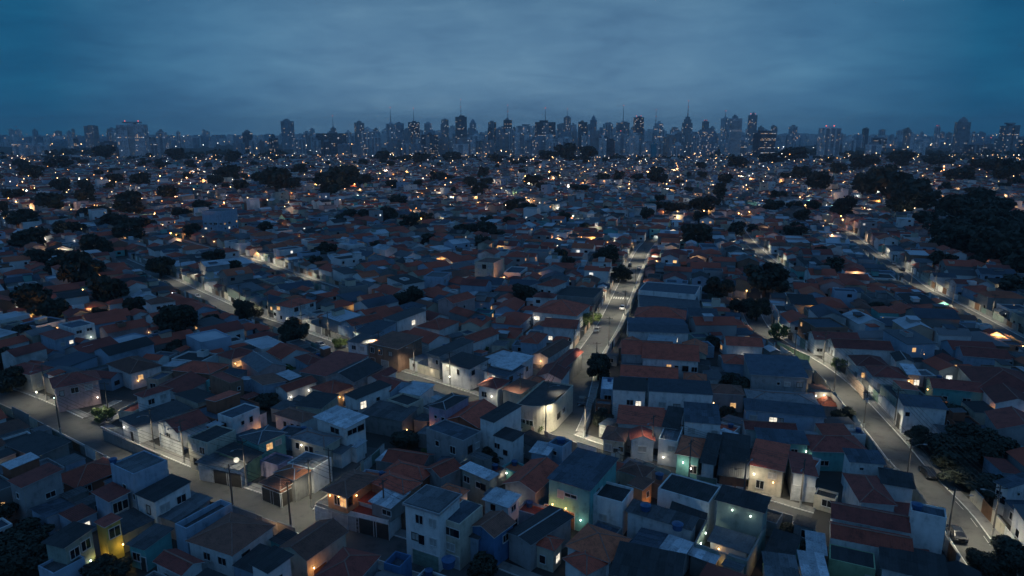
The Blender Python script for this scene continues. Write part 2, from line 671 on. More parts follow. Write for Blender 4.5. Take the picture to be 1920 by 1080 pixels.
# zebra crossing on the avenue, parking dashes on the right-hand road
zc_ = up(1166, 558).to_2d()
pa = SMOOTH['central avenue']
i = min(range(len(pa)), key=lambda q: (pa[q] - zc_).length)
zn = normals(pa)[i]
zd = Vector((zn.y, -zn.x))
zm = MB()
for q in range(-3, 4):
    c = pa[i] + zn * (q * 0.85)
    a, b = c + zn * 0.24 - zd * 1.6, c - zn * 0.24 - zd * 1.6
    zm.quad((a.x, a.y, 0.034), (a.x + zd.x * 3.2, a.y + zd.y * 3.2, 0.034), (b.x + zd.x * 3.2, b.y + zd.y * 3.2, 0.034), (b.x, b.y, 0.034))
tag(link('zebra_crossing_markings', zm.mesh('zebra_crossing_markings', [M_PAINT])), 'white zebra crossing across the central avenue', None, None, 'structure')
pr = SMOOTH['right-hand road']
nr = normals(pr)
dm = MB()
for i in range(0, len(pr) - 1):
    u, v = proj((pr[i].x, pr[i].y, 0))
    if v > 930 and i % 2 == 0:
        s = 1 if nr[i].x > 0 else -1
        for oo, ww in ((2.25, 0.09),):
            a, b = pr[i] + nr[i] * s * oo, pr[i + 1] + nr[i + 1] * s * oo
            a2, b2 = a + nr[i] * s * ww, b + nr[i + 1] * s * ww
            q = [(a.x, a.y, 0.06), (b.x, b.y, 0.06), (b2.x, b2.y, 0.06), (a2.x, a2.y, 0.06)]
            dm.quad(*q)
tag(link('road_edge_markings', dm.mesh('road_edge_markings', [M_PAINT])), 'broken white edge line along the right-hand road', None, None, 'structure')

# ------------------------------------------------------------------ house builder
CACHE = {}


def window_meshes(w, h, frame, mode, bars):
    key = ('win', w, h, frame, bars)
    if key not in CACHE:
        b = MB()
        t = 0.09
        b.box(-w / 2 - t, -w / 2, -0.08, 0.02, -h / 2 - t, h / 2 + t)
        b.box(w / 2, w / 2 + t, -0.08, 0.02, -h / 2 - t, h / 2 + t)
        b.box(-w / 2, w / 2, -0.078, 0.02, h / 2, h / 2 + t)
        b.box(-w / 2 - 0.04, w / 2 + 0.04, -0.16, 0.02, -h / 2 - t, -h / 2)
        if bars:
            b.box(-0.03, 0.03, -0.06, 0.02, -h / 2, h / 2)
        CACHE[key] = b.mesh('window_frame', [M_TRIM if frame == 'w' else M_DARKFRAME])
    k2 = ('pane', w, h, mode)
    if k2 not in CACHE:
        b = MB()
        b.box(-w / 2, w / 2, -0.03, 0.01, -h / 2, h / 2)
        CACHE[k2] = b.mesh('pane', [{'dark': M_GLASS, 'warm': M_WARM, 'cool': M_COOL, 'curtain': M_CURTAIN}[mode]])
    return CACHE[key], CACHE[k2]


def door_mesh(w, h, kind):
    key = ('door', w, h, kind)
    if key not in CACHE:
        b = MB()
        m = {'dark': M_DOORD, 'wood': M_DOORB, 'shutter': M_SHUT, 'white': M_SHUTW, 'green': M_GREENDOOR}[kind]
        if kind in ('shutter', 'white', 'green'):
            n = max(4, int(h / 0.28))
            for i in range(n):
                b.box(-w / 2, w / 2, -0.05 - 0.02 * (i % 2), 0.01, i * h / n, (i + 1) * h / n, 0)
        else:
            b.box(-w / 2, w / 2, -0.05, 0.01, 0, h, 0)
            b.box(-w / 2 + 0.15, w / 2 - 0.15, -0.07, -0.05, h * 0.1, h * 0.45, 0)
            b.box(-w / 2 + 0.15, w / 2 - 0.15, -0.07, -0.05, h * 0.55, h * 0.92, 0)
        t = 0.1
        b.box(-w / 2 - t, -w / 2, -0.09, 0.01, 0, h + t, 1)
        b.box(w / 2, w / 2 + t, -0.09, 0.01, 0, h + t, 1)
        b.box(-w / 2, w / 2, -0.088, 0.01, h, h + t, 1)
        CACHE[key] = b.mesh('door', [m, M_TRIM])
    return CACHE[key]


def bulb_mesh(kind):
    key = ('bulb', kind)
    if key not in CACHE:
        b = MB()
        b.tube((0, 0, -0.09), (0, 0, 0.06), 0.08, 0.08, 8)
        b.tube((0, 0, 0.06), (0, 0, 0.10), 0.08, 0.03, 8)
        CACHE[key] = b.mesh('bulb', [{'w': M_BULBW, 'c': M_BULBC, 'g': M_BULBG}[kind]])
    return CACHE[key]


def bracket_mesh():
    if 'bracket' not in CACHE:
        b = MB()
        b.box(-0.05, 0.05, -0.08, 0.06, -0.05, 0.05)
        b.box(-0.03, 0.03, -0.30, -0.08, 0.02, 0.06)
        b.box(-0.10, 0.10, -0.42, -0.20, 0.18, 0.22)
        CACHE['bracket'] = b.mesh('wall_lamp', [M_STEEL])
    return CACHE['bracket']


LCOL = {'w': (1.0, 0.52, 0.20), 'c': (1.0, 0.88, 0.66), 'g': (0.86, 1.0, 0.84), 'y': (1.0, 0.74, 0.16), 'o': (1.0, 0.40, 0.10)}
LIGHTS = {}


def light(parent, loc, kind, power, radius=0.12, name='lamp_light'):
    key = (kind, power, radius)
    if key not in LIGHTS:
        d = bpy.data.lights.new(name, 'POINT')
        d.energy = power * K_HOUSE
        d.color = LCOL[kind]
        d.shadow_soft_size = radius
        LIGHTS[key] = d
    return link(name, LIGHTS[key], parent, loc)


class House:
    """one house: volumes, each with walls, a roof, windows and doors, under one Empty"""

    def __init__(self, label=None, near=True, cat='house', name='house'):
        self.root = None
        self.vols = []
        self.label, self.cat, self.name = label, cat, name
        self.near = near
        self.desc = None

    def frame(self, A, B, C, z):
        a, b, c = up(*A, z), up(*B, z), up(*C, z)
        e1, e2 = b - a, c - b
        a1, a2 = math.atan2(e1.y, e1.x), math.atan2(e2.y, e2.x) - math.pi / 2
        dlt = (a2 - a1 + math.pi) % (2 * math.pi) - math.pi
        ang = a1 + dlt / 2
        ce = (a + c) / 2
        w = min(max(e1.length, 2.5), 34)
        d = min(max(e2.length, 2.5), 30)
        return ce.x, ce.y, w, d, ang

    def px(self, A, B, C, z, **kw):
        x, y, w, d, a = self.frame(A, B, C, z)
        return self.at(x, y, w, d, a, z, **kw)

    def at(self, x, y, w, d, a, z, z0=0.0, roof='flat', rc='dark', wc='white', wins='auto', doors=(), lamps=(), par=0.4,
           ridge=None, dn=0, oh=0.35, lit=None, pitch=0.40, curve=None, round_b=0.0, trim=True, pw=0.72, faces=(0, 1), seed=None, wlit=0.10):
        rr = R if seed is None else random.Random(seed)
        if self.root is None:
            self.root = bpy.data.objects.new(self.name, None)
            COL.objects.link(self.root)
            self.root.location = (x, y, 0)
            self.root.rotation_euler = (0, 0, a)
            self.o = (x, y, a)
            self.desc = (wc, roof, rc, z)
        ox, oy, oa = self.o
        lx, ly = rot2(x - ox, y - oy, -oa)
        la = a - oa
        self.vols.append((x, y, w, d, a, z))
        if z0 == 0:
            s, msk = rect_cells(x, y, w, d, a)
            if s is not None:
                OCC[s] |= (msk * 2).astype(np.uint8)
        dist = math.hypot(x, y)
        root = self.root
        z += R.uniform(-0.04, 0.04)
        sheet = ROOFC[rc][1] == 'sheet'
        if roof in ('flat', 'slab'):
            oh = 0.0
        ww, dd = w - 2 * oh, d - 2 * oh
        hw, hd = ww / 2, dd / 2

        def part(name, mb, mats, parent=root):
            p = link(name, mb.mesh(name, mats), parent, (lx, ly, 0) if parent is root else (0, 0, 0), la if parent is root else 0)
            return p
        wm = WALL[wc]
        # walls
        b = MB()
        ring = [(-hw, -hd), (hw, -hd), (hw, hd), (-hw, hd)]
        if round_b:
            r = round_b
            ring = [(-hw, -hd)] + [(hw - r + r * math.sin(t), -hd + r - r * math.cos(t)) for t in [i * math.pi / 20 for i in range(11)]] + [(hw, hd), (-hw, hd)]
        n = len(ring)
        for i in range(n):
            p, q = ring[i], ring[(i + 1) % n]
            b.quad((*p, z0), (*q, z0), (*q, z), (*p, z))
        if roof == 'flat':
            t = 0.16
            inn = [(px_ * (1 - t / hw), py_ * (1 - t / hd)) for px_, py_ in ring]
            for i in range(n):
                p, q, pi, qi = ring[i], ring[(i + 1) % n], inn[i], inn[(i + 1) % n]
                b.quad((*p, z), (*q, z), (*qi, z), (*pi, z))
                b.quad((*qi, z - par - 0.1), (*pi, z - par - 0.1), (*pi, z), (*qi, z))
        rl = max(w, d)
        if ridge is None:
            ridge = 0 if w >= d else 1
        run = (d if ridge == 0 else w) / 2
        rise = run * pitch
        if roof == 'gable':
            slope_z = lambda k: z + 0.0
            rz_ = z + (run - oh) * pitch
            if ridge == 0:
                b.tri((hw, -hd, z), (hw, hd, z), (hw, 0, rz_))
                b.tri((-hw, hd, z), (-hw, -hd, z), (-hw, 0, rz_))
            else:
                b.tri((-hw, -hd, z), (hw, -hd, z), (0, -hd, rz_))
                b.tri((hw, hd, z), (-hw, hd, z), (0, hd, rz_))
        sr = 0.07
        if roof == 'shed':
            # low edge on face dn
            def zs(X, Y):
                k = {0: Y + d / 2, 1: w / 2 - X, 2: d / 2 - Y, 3: X + w / 2}[dn]
                return z + k * sr
            for i in range(4):
                p, q = ring[i], ring[(i + 1) % 4]
                if zs(*p) > z + oh * sr + 1e-3 or zs(*q) > z + oh * sr + 1e-3:
                    b.quad((*p, z), (*q, z), (*q, zs(*q)), (*p, zs(*p)))
        part('wall', b, [wm])
        rm = ROOF[rc]
        W2, D2 = w / 2, d / 2
        near_sheet = sheet and dist < 135 and w * d < 230
        planes = []
        rf = MB()
        th = 0.10
        if roof == 'flat':
            zz = z - par
            if near_sheet:
                planes.append(((-hw + 0.17, -hd + 0.17, zz), (1, 0, 0), (0, 1, 0.02), ww - 0.34, dd - 0.34))
                zz -= 0.06
            rf.quad((-hw + 0.12, -hd + 0.12, zz), (hw - 0.12 - round_b * 0.3, -hd + 0.12 + round_b * 0.3, zz), (hw - 0.12, hd - 0.12, zz), (-hw + 0.12, hd - 0.12, zz), 0,
                    [(0, 0), (ww, 0), (ww, dd), (0, dd)])
        elif roof == 'slab':
            e = 0.3
            rf.box(-W2 - e, W2 + e, -D2 - e, D2 + e, z, z + 0.35, 1)
            rf.quad((-W2 - e + .12, -D2 - e + .12, z + 0.356), (W2 + e - .12, -D2 - e + .12, z + 0.356), (W2 + e - .12, D2 + e - .12, z + 0.356), (-W2 - e + .12, D2 + e - .12, z + 0.356), 0,
                    [(0, 0), (w, 0), (w, d), (0, d)])
            if near_sheet:
                planes.append(((-W2 + 0.1, -D2 + 0.1, z + 0.40), (1, 0, 0), (0, 1, 0.015), w - 0.2, d - 0.2))
        elif roof == 'shed':
            P = [(-W2, -D2), (W2, -D2), (W2, D2), (-W2, D2)]
            T = [(p[0], p[1], zs(*p) + th) for p in P]
            Bt = [(p[0], p[1], zs(*p)) for p in P]
            uvs = [(0, 0), (w, 0), (w, d), (0, d)] if dn in (0, 2) else [(0, 0), (0, w), (d, w), (d, 0)]
            rf.quad(*T, 0, uvs)
            rf.quad(*Bt[::-1], 1)
            for i in range(4):
                j = (i + 1) % 4
                rf.quad(Bt[i], Bt[j], T[j], T[i], 1)
            if near_sheet:
                if dn in (0, 2):
                    s_ = 1 if dn == 0 else -1
                    planes.append(((-W2, -s_ * D2, z + th + 0.03), (1, 0, 0), (0, s_, sr), w, d))
                else:
                    s_ = -1 if dn == 1 else 1
                    planes.append(((-s_ * W2, -D2, z + th + 0.03), (0, 1, 0), (s_, 0, sr), d, w))
        else:
            ze = z - oh * pitch            # eave drops with the overhang
            zt = ze + run * pitch
            sl = math.hypot(run, run * pitch)
            ins = (W2 - run if ridge == 0 else D2 - run) if roof == 'hip' else (W2 if ridge == 0 else D2)
            ins = max(ins, 0.0)

            def T(p, up_=th):
                return (p[0], p[1], p[2] + up_)
            if ridge == 0:
                r0, r1 = (-ins, 0, zt), (ins, 0, zt)
            else:
                r0, r1 = (0, -ins, zt), (0, ins, zt)
            c0, c1_, c2_, c3 = (-W2, -D2, ze), (W2, -D2, ze), (W2, D2, ze), (-W2, D2, ze)
            if ridge == 0:
                F = [([c0, c1_, r1, r0], [(0, 0), (w, 0), (W2 + ins, sl), (W2 - ins, sl)]), ([c2_, c3, r0, r1], [(0, 0), (w, 0), (W2 + ins, sl), (W2 - ins, sl)])]
                if roof == 'hip':
                    F += [([c1_, c2_, r1], [(0, 0), (d, 0), (d / 2, sl)]), ([c3, c0, r0], [(0, 0), (d, 0), (d / 2, sl)])]
            else:
                F = [([c1_, c2_, r1, r0], [(0, 0), (d, 0), (D2 + ins, sl), (D2 - ins, sl)]), ([c3, c0, r0, r1], [(0, 0), (d, 0), (D2 + ins, sl), (D2 - ins, sl)])]
                if roof == 'hip':
                    F += [([c0, c1_, r0], [(0, 0), (w, 0), (w / 2, sl)]), ([c2_, c3, r1], [(0, 0), (w, 0), (w / 2, sl)])]
            for f, uvs in F:
                rf.add([T(p) for p in f], [tuple(range(len(f)))], 0, [uvs])
                rf.add(f[::-1], [tuple(range(len(f)))], 1)
            cc = [c0, c1_, c2_, c3]
            for i in range(4):
                p, q = cc[i], cc[(i + 1) % 4]
                if roof == 'gable' and ((ridge == 0 and i in (1, 3)) or (ridge == 1 and i in (0, 2))):
                    t_ = {1: r1, 3: r0, 0: r0, 2: r1}[i]
                    rf.quad(p, t_, T(t_), T(p), 1)
                    rf.quad(t_, q, T(q), T(t_), 1)
                else:
                    rf.quad(p, q, T(q), T(p), 1)
        rp = part('roof', rf, [rm, M_GUTTER if (sheet or R.random() < 0.6) else M_TRIM])
        if roof in ('gable', 'hip') and dist < 260:
            rd = MB()
            R0, R1 = T(r0, th + 0.02), T(r1, th + 0.02)
            rd.tube(R0, R1, 0.11, 0.11, 5)
            if roof == 'hip':
                for c, t_ in ((c0, r0), (c1_, r1 if ridge == 0 else r0), (c2_, r1), (c3, r0 if ridge == 0 else r1)):
                    rd.tube(T(c, th), T(t_, th + 0.02), 0.09, 0.09, 5)
            part('ridge_cap', rd, [M_RIDGE if not sheet else M_GUTTER], rp)
        for (p0, ux, vx, lu, lv) in planes:
            nu, nv = max(1, round(lu / 1.1)), max(1, round(lv / 2.6))
            su, sv = lu / nu, lv / nv
            key = ('sheet', round(su, 1), round(sv, 1), rc)
            if key not in CACHE:
                q = MB()
                a_, b_ = round(su, 1) / 2 + 0.04, round(sv, 1) / 2 + 0.10
                q.quad((-a_, -b_, 0.0), (a_, -b_, 0.0), (a_, b_, 0.0), (-a_, b_, 0.0), 0, [(0, 0), (2 * a_, 0), (2 * a_, 2 * b_), (0, 2 * b_)])
                for (p, r_) in (((-a_, -b_), (a_, -b_)), ((a_, -b_), (a_, b_)), ((a_, b_), (-a_, b_)), ((-a_, b_), (-a_, -b_))):
                    q.quad((*p, -0.02), (*r_, -0.02), (*r_, 0), (*p, 0), 0, [(0, 0)] * 4)
                CACHE[key] = q.mesh('roof_sheet', [sheet_variant(rc)])
            U, V = Vector(ux).normalized(), Vector(vx).normalized()
            N = U.cross(V)
            rotm = Matrix((U, V, N)).transposed().to_euler()
            for iu in range(nu):
                for iv in range(nv):
                    c = Vector(p0) + U * ((iu + 0.5) * su) + V * ((iv + 0.5) * sv)
                    o = link('roof_sheet', CACHE[key], rp, c + N * (0.006 * iv + R.uniform(0, 0.03)))
                    o.rotation_euler = (rotm.x + R.uniform(-.008, .008), rotm.y + R.uniform(-.01, .01), rotm.z + R.uniform(-.012, .012))
        # openings

        def face(f, s, zz, out=0.0):
            if f == 0:
                X, Y, rz = -hw + s * ww, -hd - out, 0
            elif f == 1:
                X, Y, rz = hw + out, -hd + s * dd, math.pi / 2
            elif f == 2:
                X, Y, rz = hw - s * ww, hd + out, math.pi
            else:
                X, Y, rz = -hw - out, hd - s * dd, -math.pi / 2
            X, Y = rot2(X, Y, la)
            return (lx + X, ly + Y, zz), rz + la
        if wins == 'auto':
            wins = []
            lvl = [1.55, 4.5, 7.4]
            for f in faces:
                L = ww if f in (0, 2) else dd
                ns = max(1, int((z - z0 + 0.4) / 2.9))
                for k in range(ns):
                    m = max(1, int(L / 3.3))
                    for i in range(m):
                        if rr.random() < pw:
                            zz = z0 + lvl[min(k, 2)]
                            if zz + 0.8 > z - (par if roof == 'flat' else 0) + 0.25:
                                continue
                            r_ = rr.random()
                            md = 'warm' if r_ < wlit * 0.55 else 'cool' if r_ < wlit else 'curtain' if r_ < 0.28 else 'dark'
                            wins.append((f, (i + 0.5 + rr.uniform(-.15, .15)) / m, zz, rr.choice((0.9, 1.2, 1.5)), rr.choice((0.9, 1.1, 1.2)), md))
        for i, q in enumerate(wins):
            f, s, zz, w_, h_, md = q[:6]
            fr = 'w' if (i + len(self.vols)) % 3 else 'd'
            fm, pm = window_meshes(w_, h_, fr, md, w_ > 1.0)
            loc, rz = face(f, s, zz)
            o = link('window', fm, root, loc, rz)
            link('pane', pm, o)
        for q in doors:
            f, s, w_, h_, kd = q[:5]
            loc, rz = face(f, s, z0 + 0.02 + (q[5] if len(q) > 5 else 0))
            link('garage_door' if w_ > 1.7 else 'door', door_mesh(w_, h_, kd), root, loc, rz)
        for q in lamps:
            f, s, zz, kd, pwr = q[:5]
            out = q[5] if len(q) > 5 else 0.0
            loc, rz = face(f, s, zz, 0.0)
            o = link('wall_lamp', bracket_mesh(), root, loc, rz)
            link('bulb', bulb_mesh({'y': 'w', 'o': 'w'}.get(kd, kd)), o, (0, -0.31, 0.0))
            loc2, _ = face(f, s, zz - 0.15, 1.1 + out)
            light(root, loc2, kd, pwr)
        return self


HOUSES = []


def finish(h, group='houses packed in the near blocks'):
    h.root['category'] = h.cat
    h.root['group'] = group
    if h.label:
        h.root['label'] = h.label
    HOUSES.append(h)
    return h


def hs(A, B, C, z, roof, rc, wc, label=None, **kw):
    cat = kw.pop('cat', 'house')
    h = House(label, cat=cat)
    h.px(A, B, C, z, roof=roof, rc=rc, wc=wc, **kw)
    return finish(h)

# ------------------------------------------------------------------ houses read off the photograph: three roof corners (left, nearest, right) and the eave height
# lower left corner
hs((205, 869), (250, 888), (315, 862), 8.6, 'flat', 'grey', 'blue', 'tall plain light blue box house with flat roof beside the front street', wins=[(0, .55, 5.6, .9, .7, 'dark'), (0, .93, 4.6, .5, .9, 'dark')], par=.3)
hs((255, 927), (289, 944), (357, 909), 6, 'shed', 'dark', 'white', 'white house under black roof against the tall light blue box', wins=[(1, .25, 4.3, 1.5, 1.3, 'curtain'), (1, .72, 4.4, 1.5, 1.2, 'dark'), (0, .6, 4.2, .8, 1.3, 'curtain')], lamps=[(1, .98, 2.2, 'w', 60)], oh=.2)
hs((166, 924), (206, 941), (250, 924), 5.4, 'shed', 'maroon', 'blue', wins=[(1, .35, 3.9, 1.3, 1.6, 'dark'), (1, .8, 3.9, .8, 1.4, 'dark')], lamps=[(1, .7, 1.4, 'g', 16)], oh=.4)
hs((12, 902), (40, 916), (120, 885), 6.6, 'shed', 'maroon', 'grey', 'plain grey two-storey house with dark red roof, far lower left', wins=[(0, .5, 4.6, .8, .9, 'dark'), (1, .65, 3.6, 1.4, .9, 'dark')], oh=.3)
hs((174, 980), (196, 990), (231, 974), 6.2, 'shed', 'maroon', 'yellow', 'yellow two-storey house glowing under its own lamps', wins=[(1, .55, 4.8, 1.5, 1.5, 'dark')], lamps=[(1, .9, 2.5, 'y', 120), (0, .8, 1.8, 'y', 90)], oh=.25)
hs((82, 1017), (120, 1031), (175, 994), 6, 'shed', 'dark', 'sage', 'grey-green house with white window frames, left of the yellow house', wins=[(1, .3, 4.3, 1.3, 1.3, 'dark'), (1, .72, 4.5, 1.3, 1.4, 'dark')], lamps=[(1, .75, 2.0, 'g', 22)])
hs((232, 1022), (271, 1031), (330, 996), 3.6, 'shed', 'slate', 'teal', 'low teal house with dark roof, right of the yellow house', wins=[(0, .4, 1.9, 1.5, 1.2, 'dark')], doors=[(0, .8, 1.0, 2.1, 'dark')])
hs((330, 982), (350, 992), (432, 943), 5, 'flat', 'slate', 'blue', 'long narrow light blue house with hollow roof, beside the front street', wins=[], par=1.0)
hs((297, 966), (330, 984), (392, 941), 3.3, 'shed', 'grey', 'grey', wins=[])
hs((355, 1012), (435, 1046), (510, 985), 4.2, 'hip', 'brown', 'white', 'big brown hip-roofed house with pale blue walls below the front street', wins=[(0, .4, 2.5, 1.2, 1.1, 'dark'), (0, .75, 2.5, 1.4, 1.1, 'dark'), (1, .3, 2.5, 1.3, 1.1, 'dark')])
hs((275, 1056), (345, 1073), (395, 1050), 3.4, 'gable', 'maroon', 'white')
hs((80, 1060), (98, 1080), (150, 1046), 3.6, 'flat', 'slate', 'blue', wins=[])
hs((470, 1057), (502, 1080), (547, 1047), 6.2, 'shed', 'dark', 'white', wins=[(1, .4, 4.3, 1.2, 1.1, 'dark')])
hs((526, 1027), (576, 1056), (646, 996), 4.6, 'gable', 'brown', 'cream', 'brown tiled house with an orange-lit side wall at the bottom edge', wins=[], doors=[(1, .3, 2.4, 2.2, 'wood')], lamps=[(1, .12, 2.8, 'o', 110)], ridge=1)
hs((583, 1083), (660, 1100), (717, 1040), 4.2, 'hip', 'maroon', 'grey', 'large dark hip roof filling the bottom edge', wins=[])
hs((720, 1055), (750, 1064), (771, 1041), 3.6, 'flat', 'navy', 'cobalt', 'small bright blue walled terrace block below the front street', wins=[], par=1.1)

# corner house of front street and side lane: base with garages, upper floor, hip roof
h = House('corner house with orange-lit upper wall and tiled hip roof above garages')
h.px((600, 917), (650, 932), (712, 891), 6.5, z0=3.2, roof='hip', rc='brown', wc='orange', wins=[(0, .5, 5.0, 1.1, 1.5, 'dark'), (0, .82, 4.9, 1.2, 1.4, 'warm'), (1, .12, 5.0, .9, 1.4, 'dark')], lamps=[(0, .66, 5.9, 'o', 75), (0, .2, 5.6, 'w', 45), (1, .3, 5.4, 'o', 30)], oh=.7)  # orange upper wall paint stands in for the warm balcony light
h.px((590, 942), (648, 958), (706, 917), 3.2, roof='flat', rc='slate', wc='cream', wins=[], doors=[(0, .25, 3.2, 2.5, 'white'), (0, .74, 3.6, 2.5, 'shutter')], par=.2)
finish(h)
h = House('pale garage-fronted house with sheet roofs and a red tiled porch')
h.px((646, 953), (727, 979), (750, 952), 3.3, roof='flat', rc='maroon', wc='white', wins=[], doors=[(0, .18, 3.0, 2.5, 'shutter'), (0, .52, 3.6, 2.6, 'dark'), (0, .85, 2.6, 2.6, 'dark')], par=.1)
h.px((694, 941), (733, 957), (767, 928), 5.4, z0=3.0, roof='shed', rc='light', wc='concrete', wins=[(0, .8, 4.4, 1.6, .8, 'dark')])
h.px((692, 905), (757, 928), (794, 905), 5.9, roof='hip', rc='red', wc='brown', wins=[], oh=.2)
h.px((664, 938), (705, 951), (729, 932), 4.0, z0=2.9, roof='shed', rc='red', wc='white', wins=[])
finish(h)
h = House('white three-storey house with grey sheet roof on the front street')
h.px((757, 947), (822, 964), (864, 931), 8.9, roof='slab', rc='grey', wc='white', wins=[(0, .42, 7.3, 1.2, 1.3, 'dark'), (0, .82, 7.3, 1.1, 1.3, 'curtain'), (0, .28, 4.4, 1.1, 1.0, 'curtain'), (0, .47, 4.2, 1.0, 1.5, 'dark'), (0, .82, 4.4, 1.1, 1.1, 'curtain')], doors=[(0, .58, 4.4, 2.3, 'green')])
finish(h)
h = House('cream house with wide dark window and dark roof terraces beside the white three-storey house')
h.px((826, 971), (862, 984), (904, 947), 7.2, roof='flat', rc='navy', wc='cream', wins=[(0, .5, 5.6, 3.2, 1.2, 'dark'), (0, .5, 3.2, 1.5, 1.1, 'curtain')], par=.15, doors=[(0, .5, 3.0, 2.0, 'shutter')])
finish(h)
h = House('blue-walled house with a red-lit window and patched tile roof')
h.px((880, 986), (927, 1011), (965, 979), 5.2, roof='gable', rc='brown', wc='cobalt', ridge=1, wins=[(1, .6, 3.6, 1.2, 1.1, 'dark')])
h.px((852, 999), (898, 1013), (922, 987), 4.0, roof='shed', rc='slate', wc='blue', wins=[(0, .3, 2.6, 1.5, 1.3, 'cool')], lamps=[(0, .3, 2.9, 'w', 25)])
finish(h)
hs((910, 936), (955, 957), (972, 934), 5.4, 'shed', 'light', 'white')
hs((857, 880), (920, 900), (941, 891), 5.2, 'shed', 'light', 'sage', 'grey-green house with pale corrugated roof behind the front street row', wins=[(0, .17, 3.6, 1.3, 1.1, 'dark'), (0, .6, 3.5, 1.0, 1.0, 'dark'), (0, .78, 3.5, 1.0, 1.0, 'dark')])
hs((722, 881), (792, 903), (816, 880), 4.3, 'hip', 'red', 'brick', wins=[])
hs((803, 879), (826, 901), (857, 876), 4.7, 'gable', 'red', 'grey', ridge=1)
hs((822, 916), (865, 931), (881, 918), 4.0, 'hip', 'rust', 'white', lamps=[(1, .6, 2.2, 'w', 40)])
# corner garage across the side lane
h = House('brown-roofed open corner garage with an arched orange roof behind it')
h.px((486, 903), (524, 920), (556, 901), 3.5, roof='hip', rc='brown', wc='brick', wins=[], doors=[(0, .25, 2.6, 2.4, 'dark'), (0, .74, 2.6, 2.4, 'dark'), (1, .5, 3.0, 2.4, 'dark')], oh=.5)
h.px((516, 886), (551, 903), (585, 880), 4.3, roof='hip', rc='terracotta', wc='concrete', wins=[], pitch=.22)
finish(h)
hs((543, 866), (587, 881), (617, 858), 4.6, 'flat', 'grey', 'white', 'white house with flat blue-grey roof behind the corner garage', wins=[], par=.2)
hs((446, 818), (484, 833), (541, 811), 5.4, 'hip', 'grey', 'teal', 'teal house with one warm window and grey hip roof', wins=[(1, .38, 4.0, 1.3, 1.2, 'warm'), (1, .72, 4.1, 1.2, .9, 'curtain')], pitch=.25)
hs((545, 819), (607, 840), (638, 820), 5.0, 'hip', 'greytile', 'cream', 'cream house with grey tiled hip roof and a white porch lamp', wins=[(0, .18, 3.6, .9, 1.2, 'dark'), (0, .46, 3.5, .9, 1.0, 'dark'), (0, .6, 3.5, .7, 1.0, 'dark')], lamps=[(0, .34, 4.1, 'c', 65)], pitch=.3)
hs((590, 782), (647, 806), (689, 786), 7.0, 'shed', 'light', 'white', 'two-storey house with big pale sheet roof and a lit carport', wins=[(0, .62, 5.6, 2.4, 1.1, 'dark'), (1, .3, 5.7, 2.2, 1.0, 'dark'), (1, .75, 5.7, 1.4, 1.0, 'dark')], lamps=[(1, .6, 2.6, 'c', 110)], oh=.5)
hs((606, 842), (640, 855), (657, 839), 3.0, 'shed', 'grey', 'white', wins=[], cat='shed')
hs((640, 832), (668, 842), (686, 829), 3.2, 'shed', 'light', 'white', wins=[], cat='shed')
hs((508, 776), (568, 791), (602, 777), 3.9, 'hip', 'brown', 'white', wins=[(0, .35, 2.2, .9, 1.1, 'dark'), (0, .62, 2.2, .9, 1.1, 'dark'), (0, .85, 2.2, .9, 1.1, 'dark')])
hs((510, 727), (537, 735), (599, 715), 4.0, 'gable', 'red', 'white', 'long red roof with a white-lit side wall, left of the middle blocks', wins=[], lamps=[(1, .1, 2.6, 'c', 40), (1, .7, 2.6, 'c', 30)], ridge=1)
hs((583, 726), (621, 741), (665, 723), 4.1, 'hip', 'red', 'cream', wins=[], lamps=[(1, .3, 2.8, 'w', 60), (1, .75, 2.8, 'w', 30)])
hs((645, 740), (668, 751), (735, 728), 5.6, 'shed', 'dark', 'white', 'long white house with black roof and one lit curtained window', wins=[(1, .18, 4.0, 1.4, 1.5, 'cool'), (1, .6, 4.2, .9, .8, 'dark')], oh=.2)
hs((700, 722), (732, 736), (769, 718), 5.2, 'gable', 'maroon', 'blue', lamps=[(1, .95, 3.6, 'w', 30)], ridge=0)
hs((580, 696), (628, 713), (673, 675), 4.4, 'shed', 'maroon', 'concrete', 'dark red-brown roofed two-storey block by the middle street', wins=[])
hs((630, 705), (670, 722), (697, 689), 5.2, 'gable', 'dark', 'grey', ridge=1, wins=[])
hs((690, 708), (712, 716), (738, 696), 4.4, 'gable', 'maroon', 'white')
hs((755, 735), (790, 746), (808, 726), 4.6, 'shed', 'light', 'white')
hs((725, 748), (764, 760), (794, 747), 5.0, 'flat', 'dark', 'cream')
hs((682, 775), (755, 792), (782, 769), 4.0, 'shed', 'slate', 'concrete', wins=[], lamps=[(1, .2, 1.6, 'w', 18)])
hs((803, 761), (836, 770), (879, 744), 6.6, 'hip', 'dark', 'lilac', 'lilac two-storey house with warm lamps along its base', wins=[(0, .4, 4.6, .6, .6, 'dark'), (0, .85, 4.2, .8, 1.3, 'dark')], lamps=[(0, .15, 2.4, 'o', 90), (0, .8, 2.2, 'w', 100)], pitch=.25, oh=.2)
hs((842, 787), (903, 809), (928, 771), 4.0, 'gable', 'red', 'brick', wins=[], oh=.2)
hs((802, 802), (868, 828), (900, 809), 6.5, 'flat', 'navy', 'grey', 'large grey two-storey house with small windows in the lower middle', wins=[(0, .3, 4.2, .9, 1.0, 'dark'), (0, .72, 4.0, 1.2, 1.4, 'dark'), (1, .35, 4.2, 1.1, 1.3, 'dark'), (1, .75, 4.2, 1.0, 1.1, 'curtain')], par=.3)
h = House('tall white house with black sloping roofs, left of the crossing')
h.px((903, 785), (928, 795), (975, 767), 8.2, roof='shed', rc='dark', wc='white', wins=[], dn=0, oh=.1)
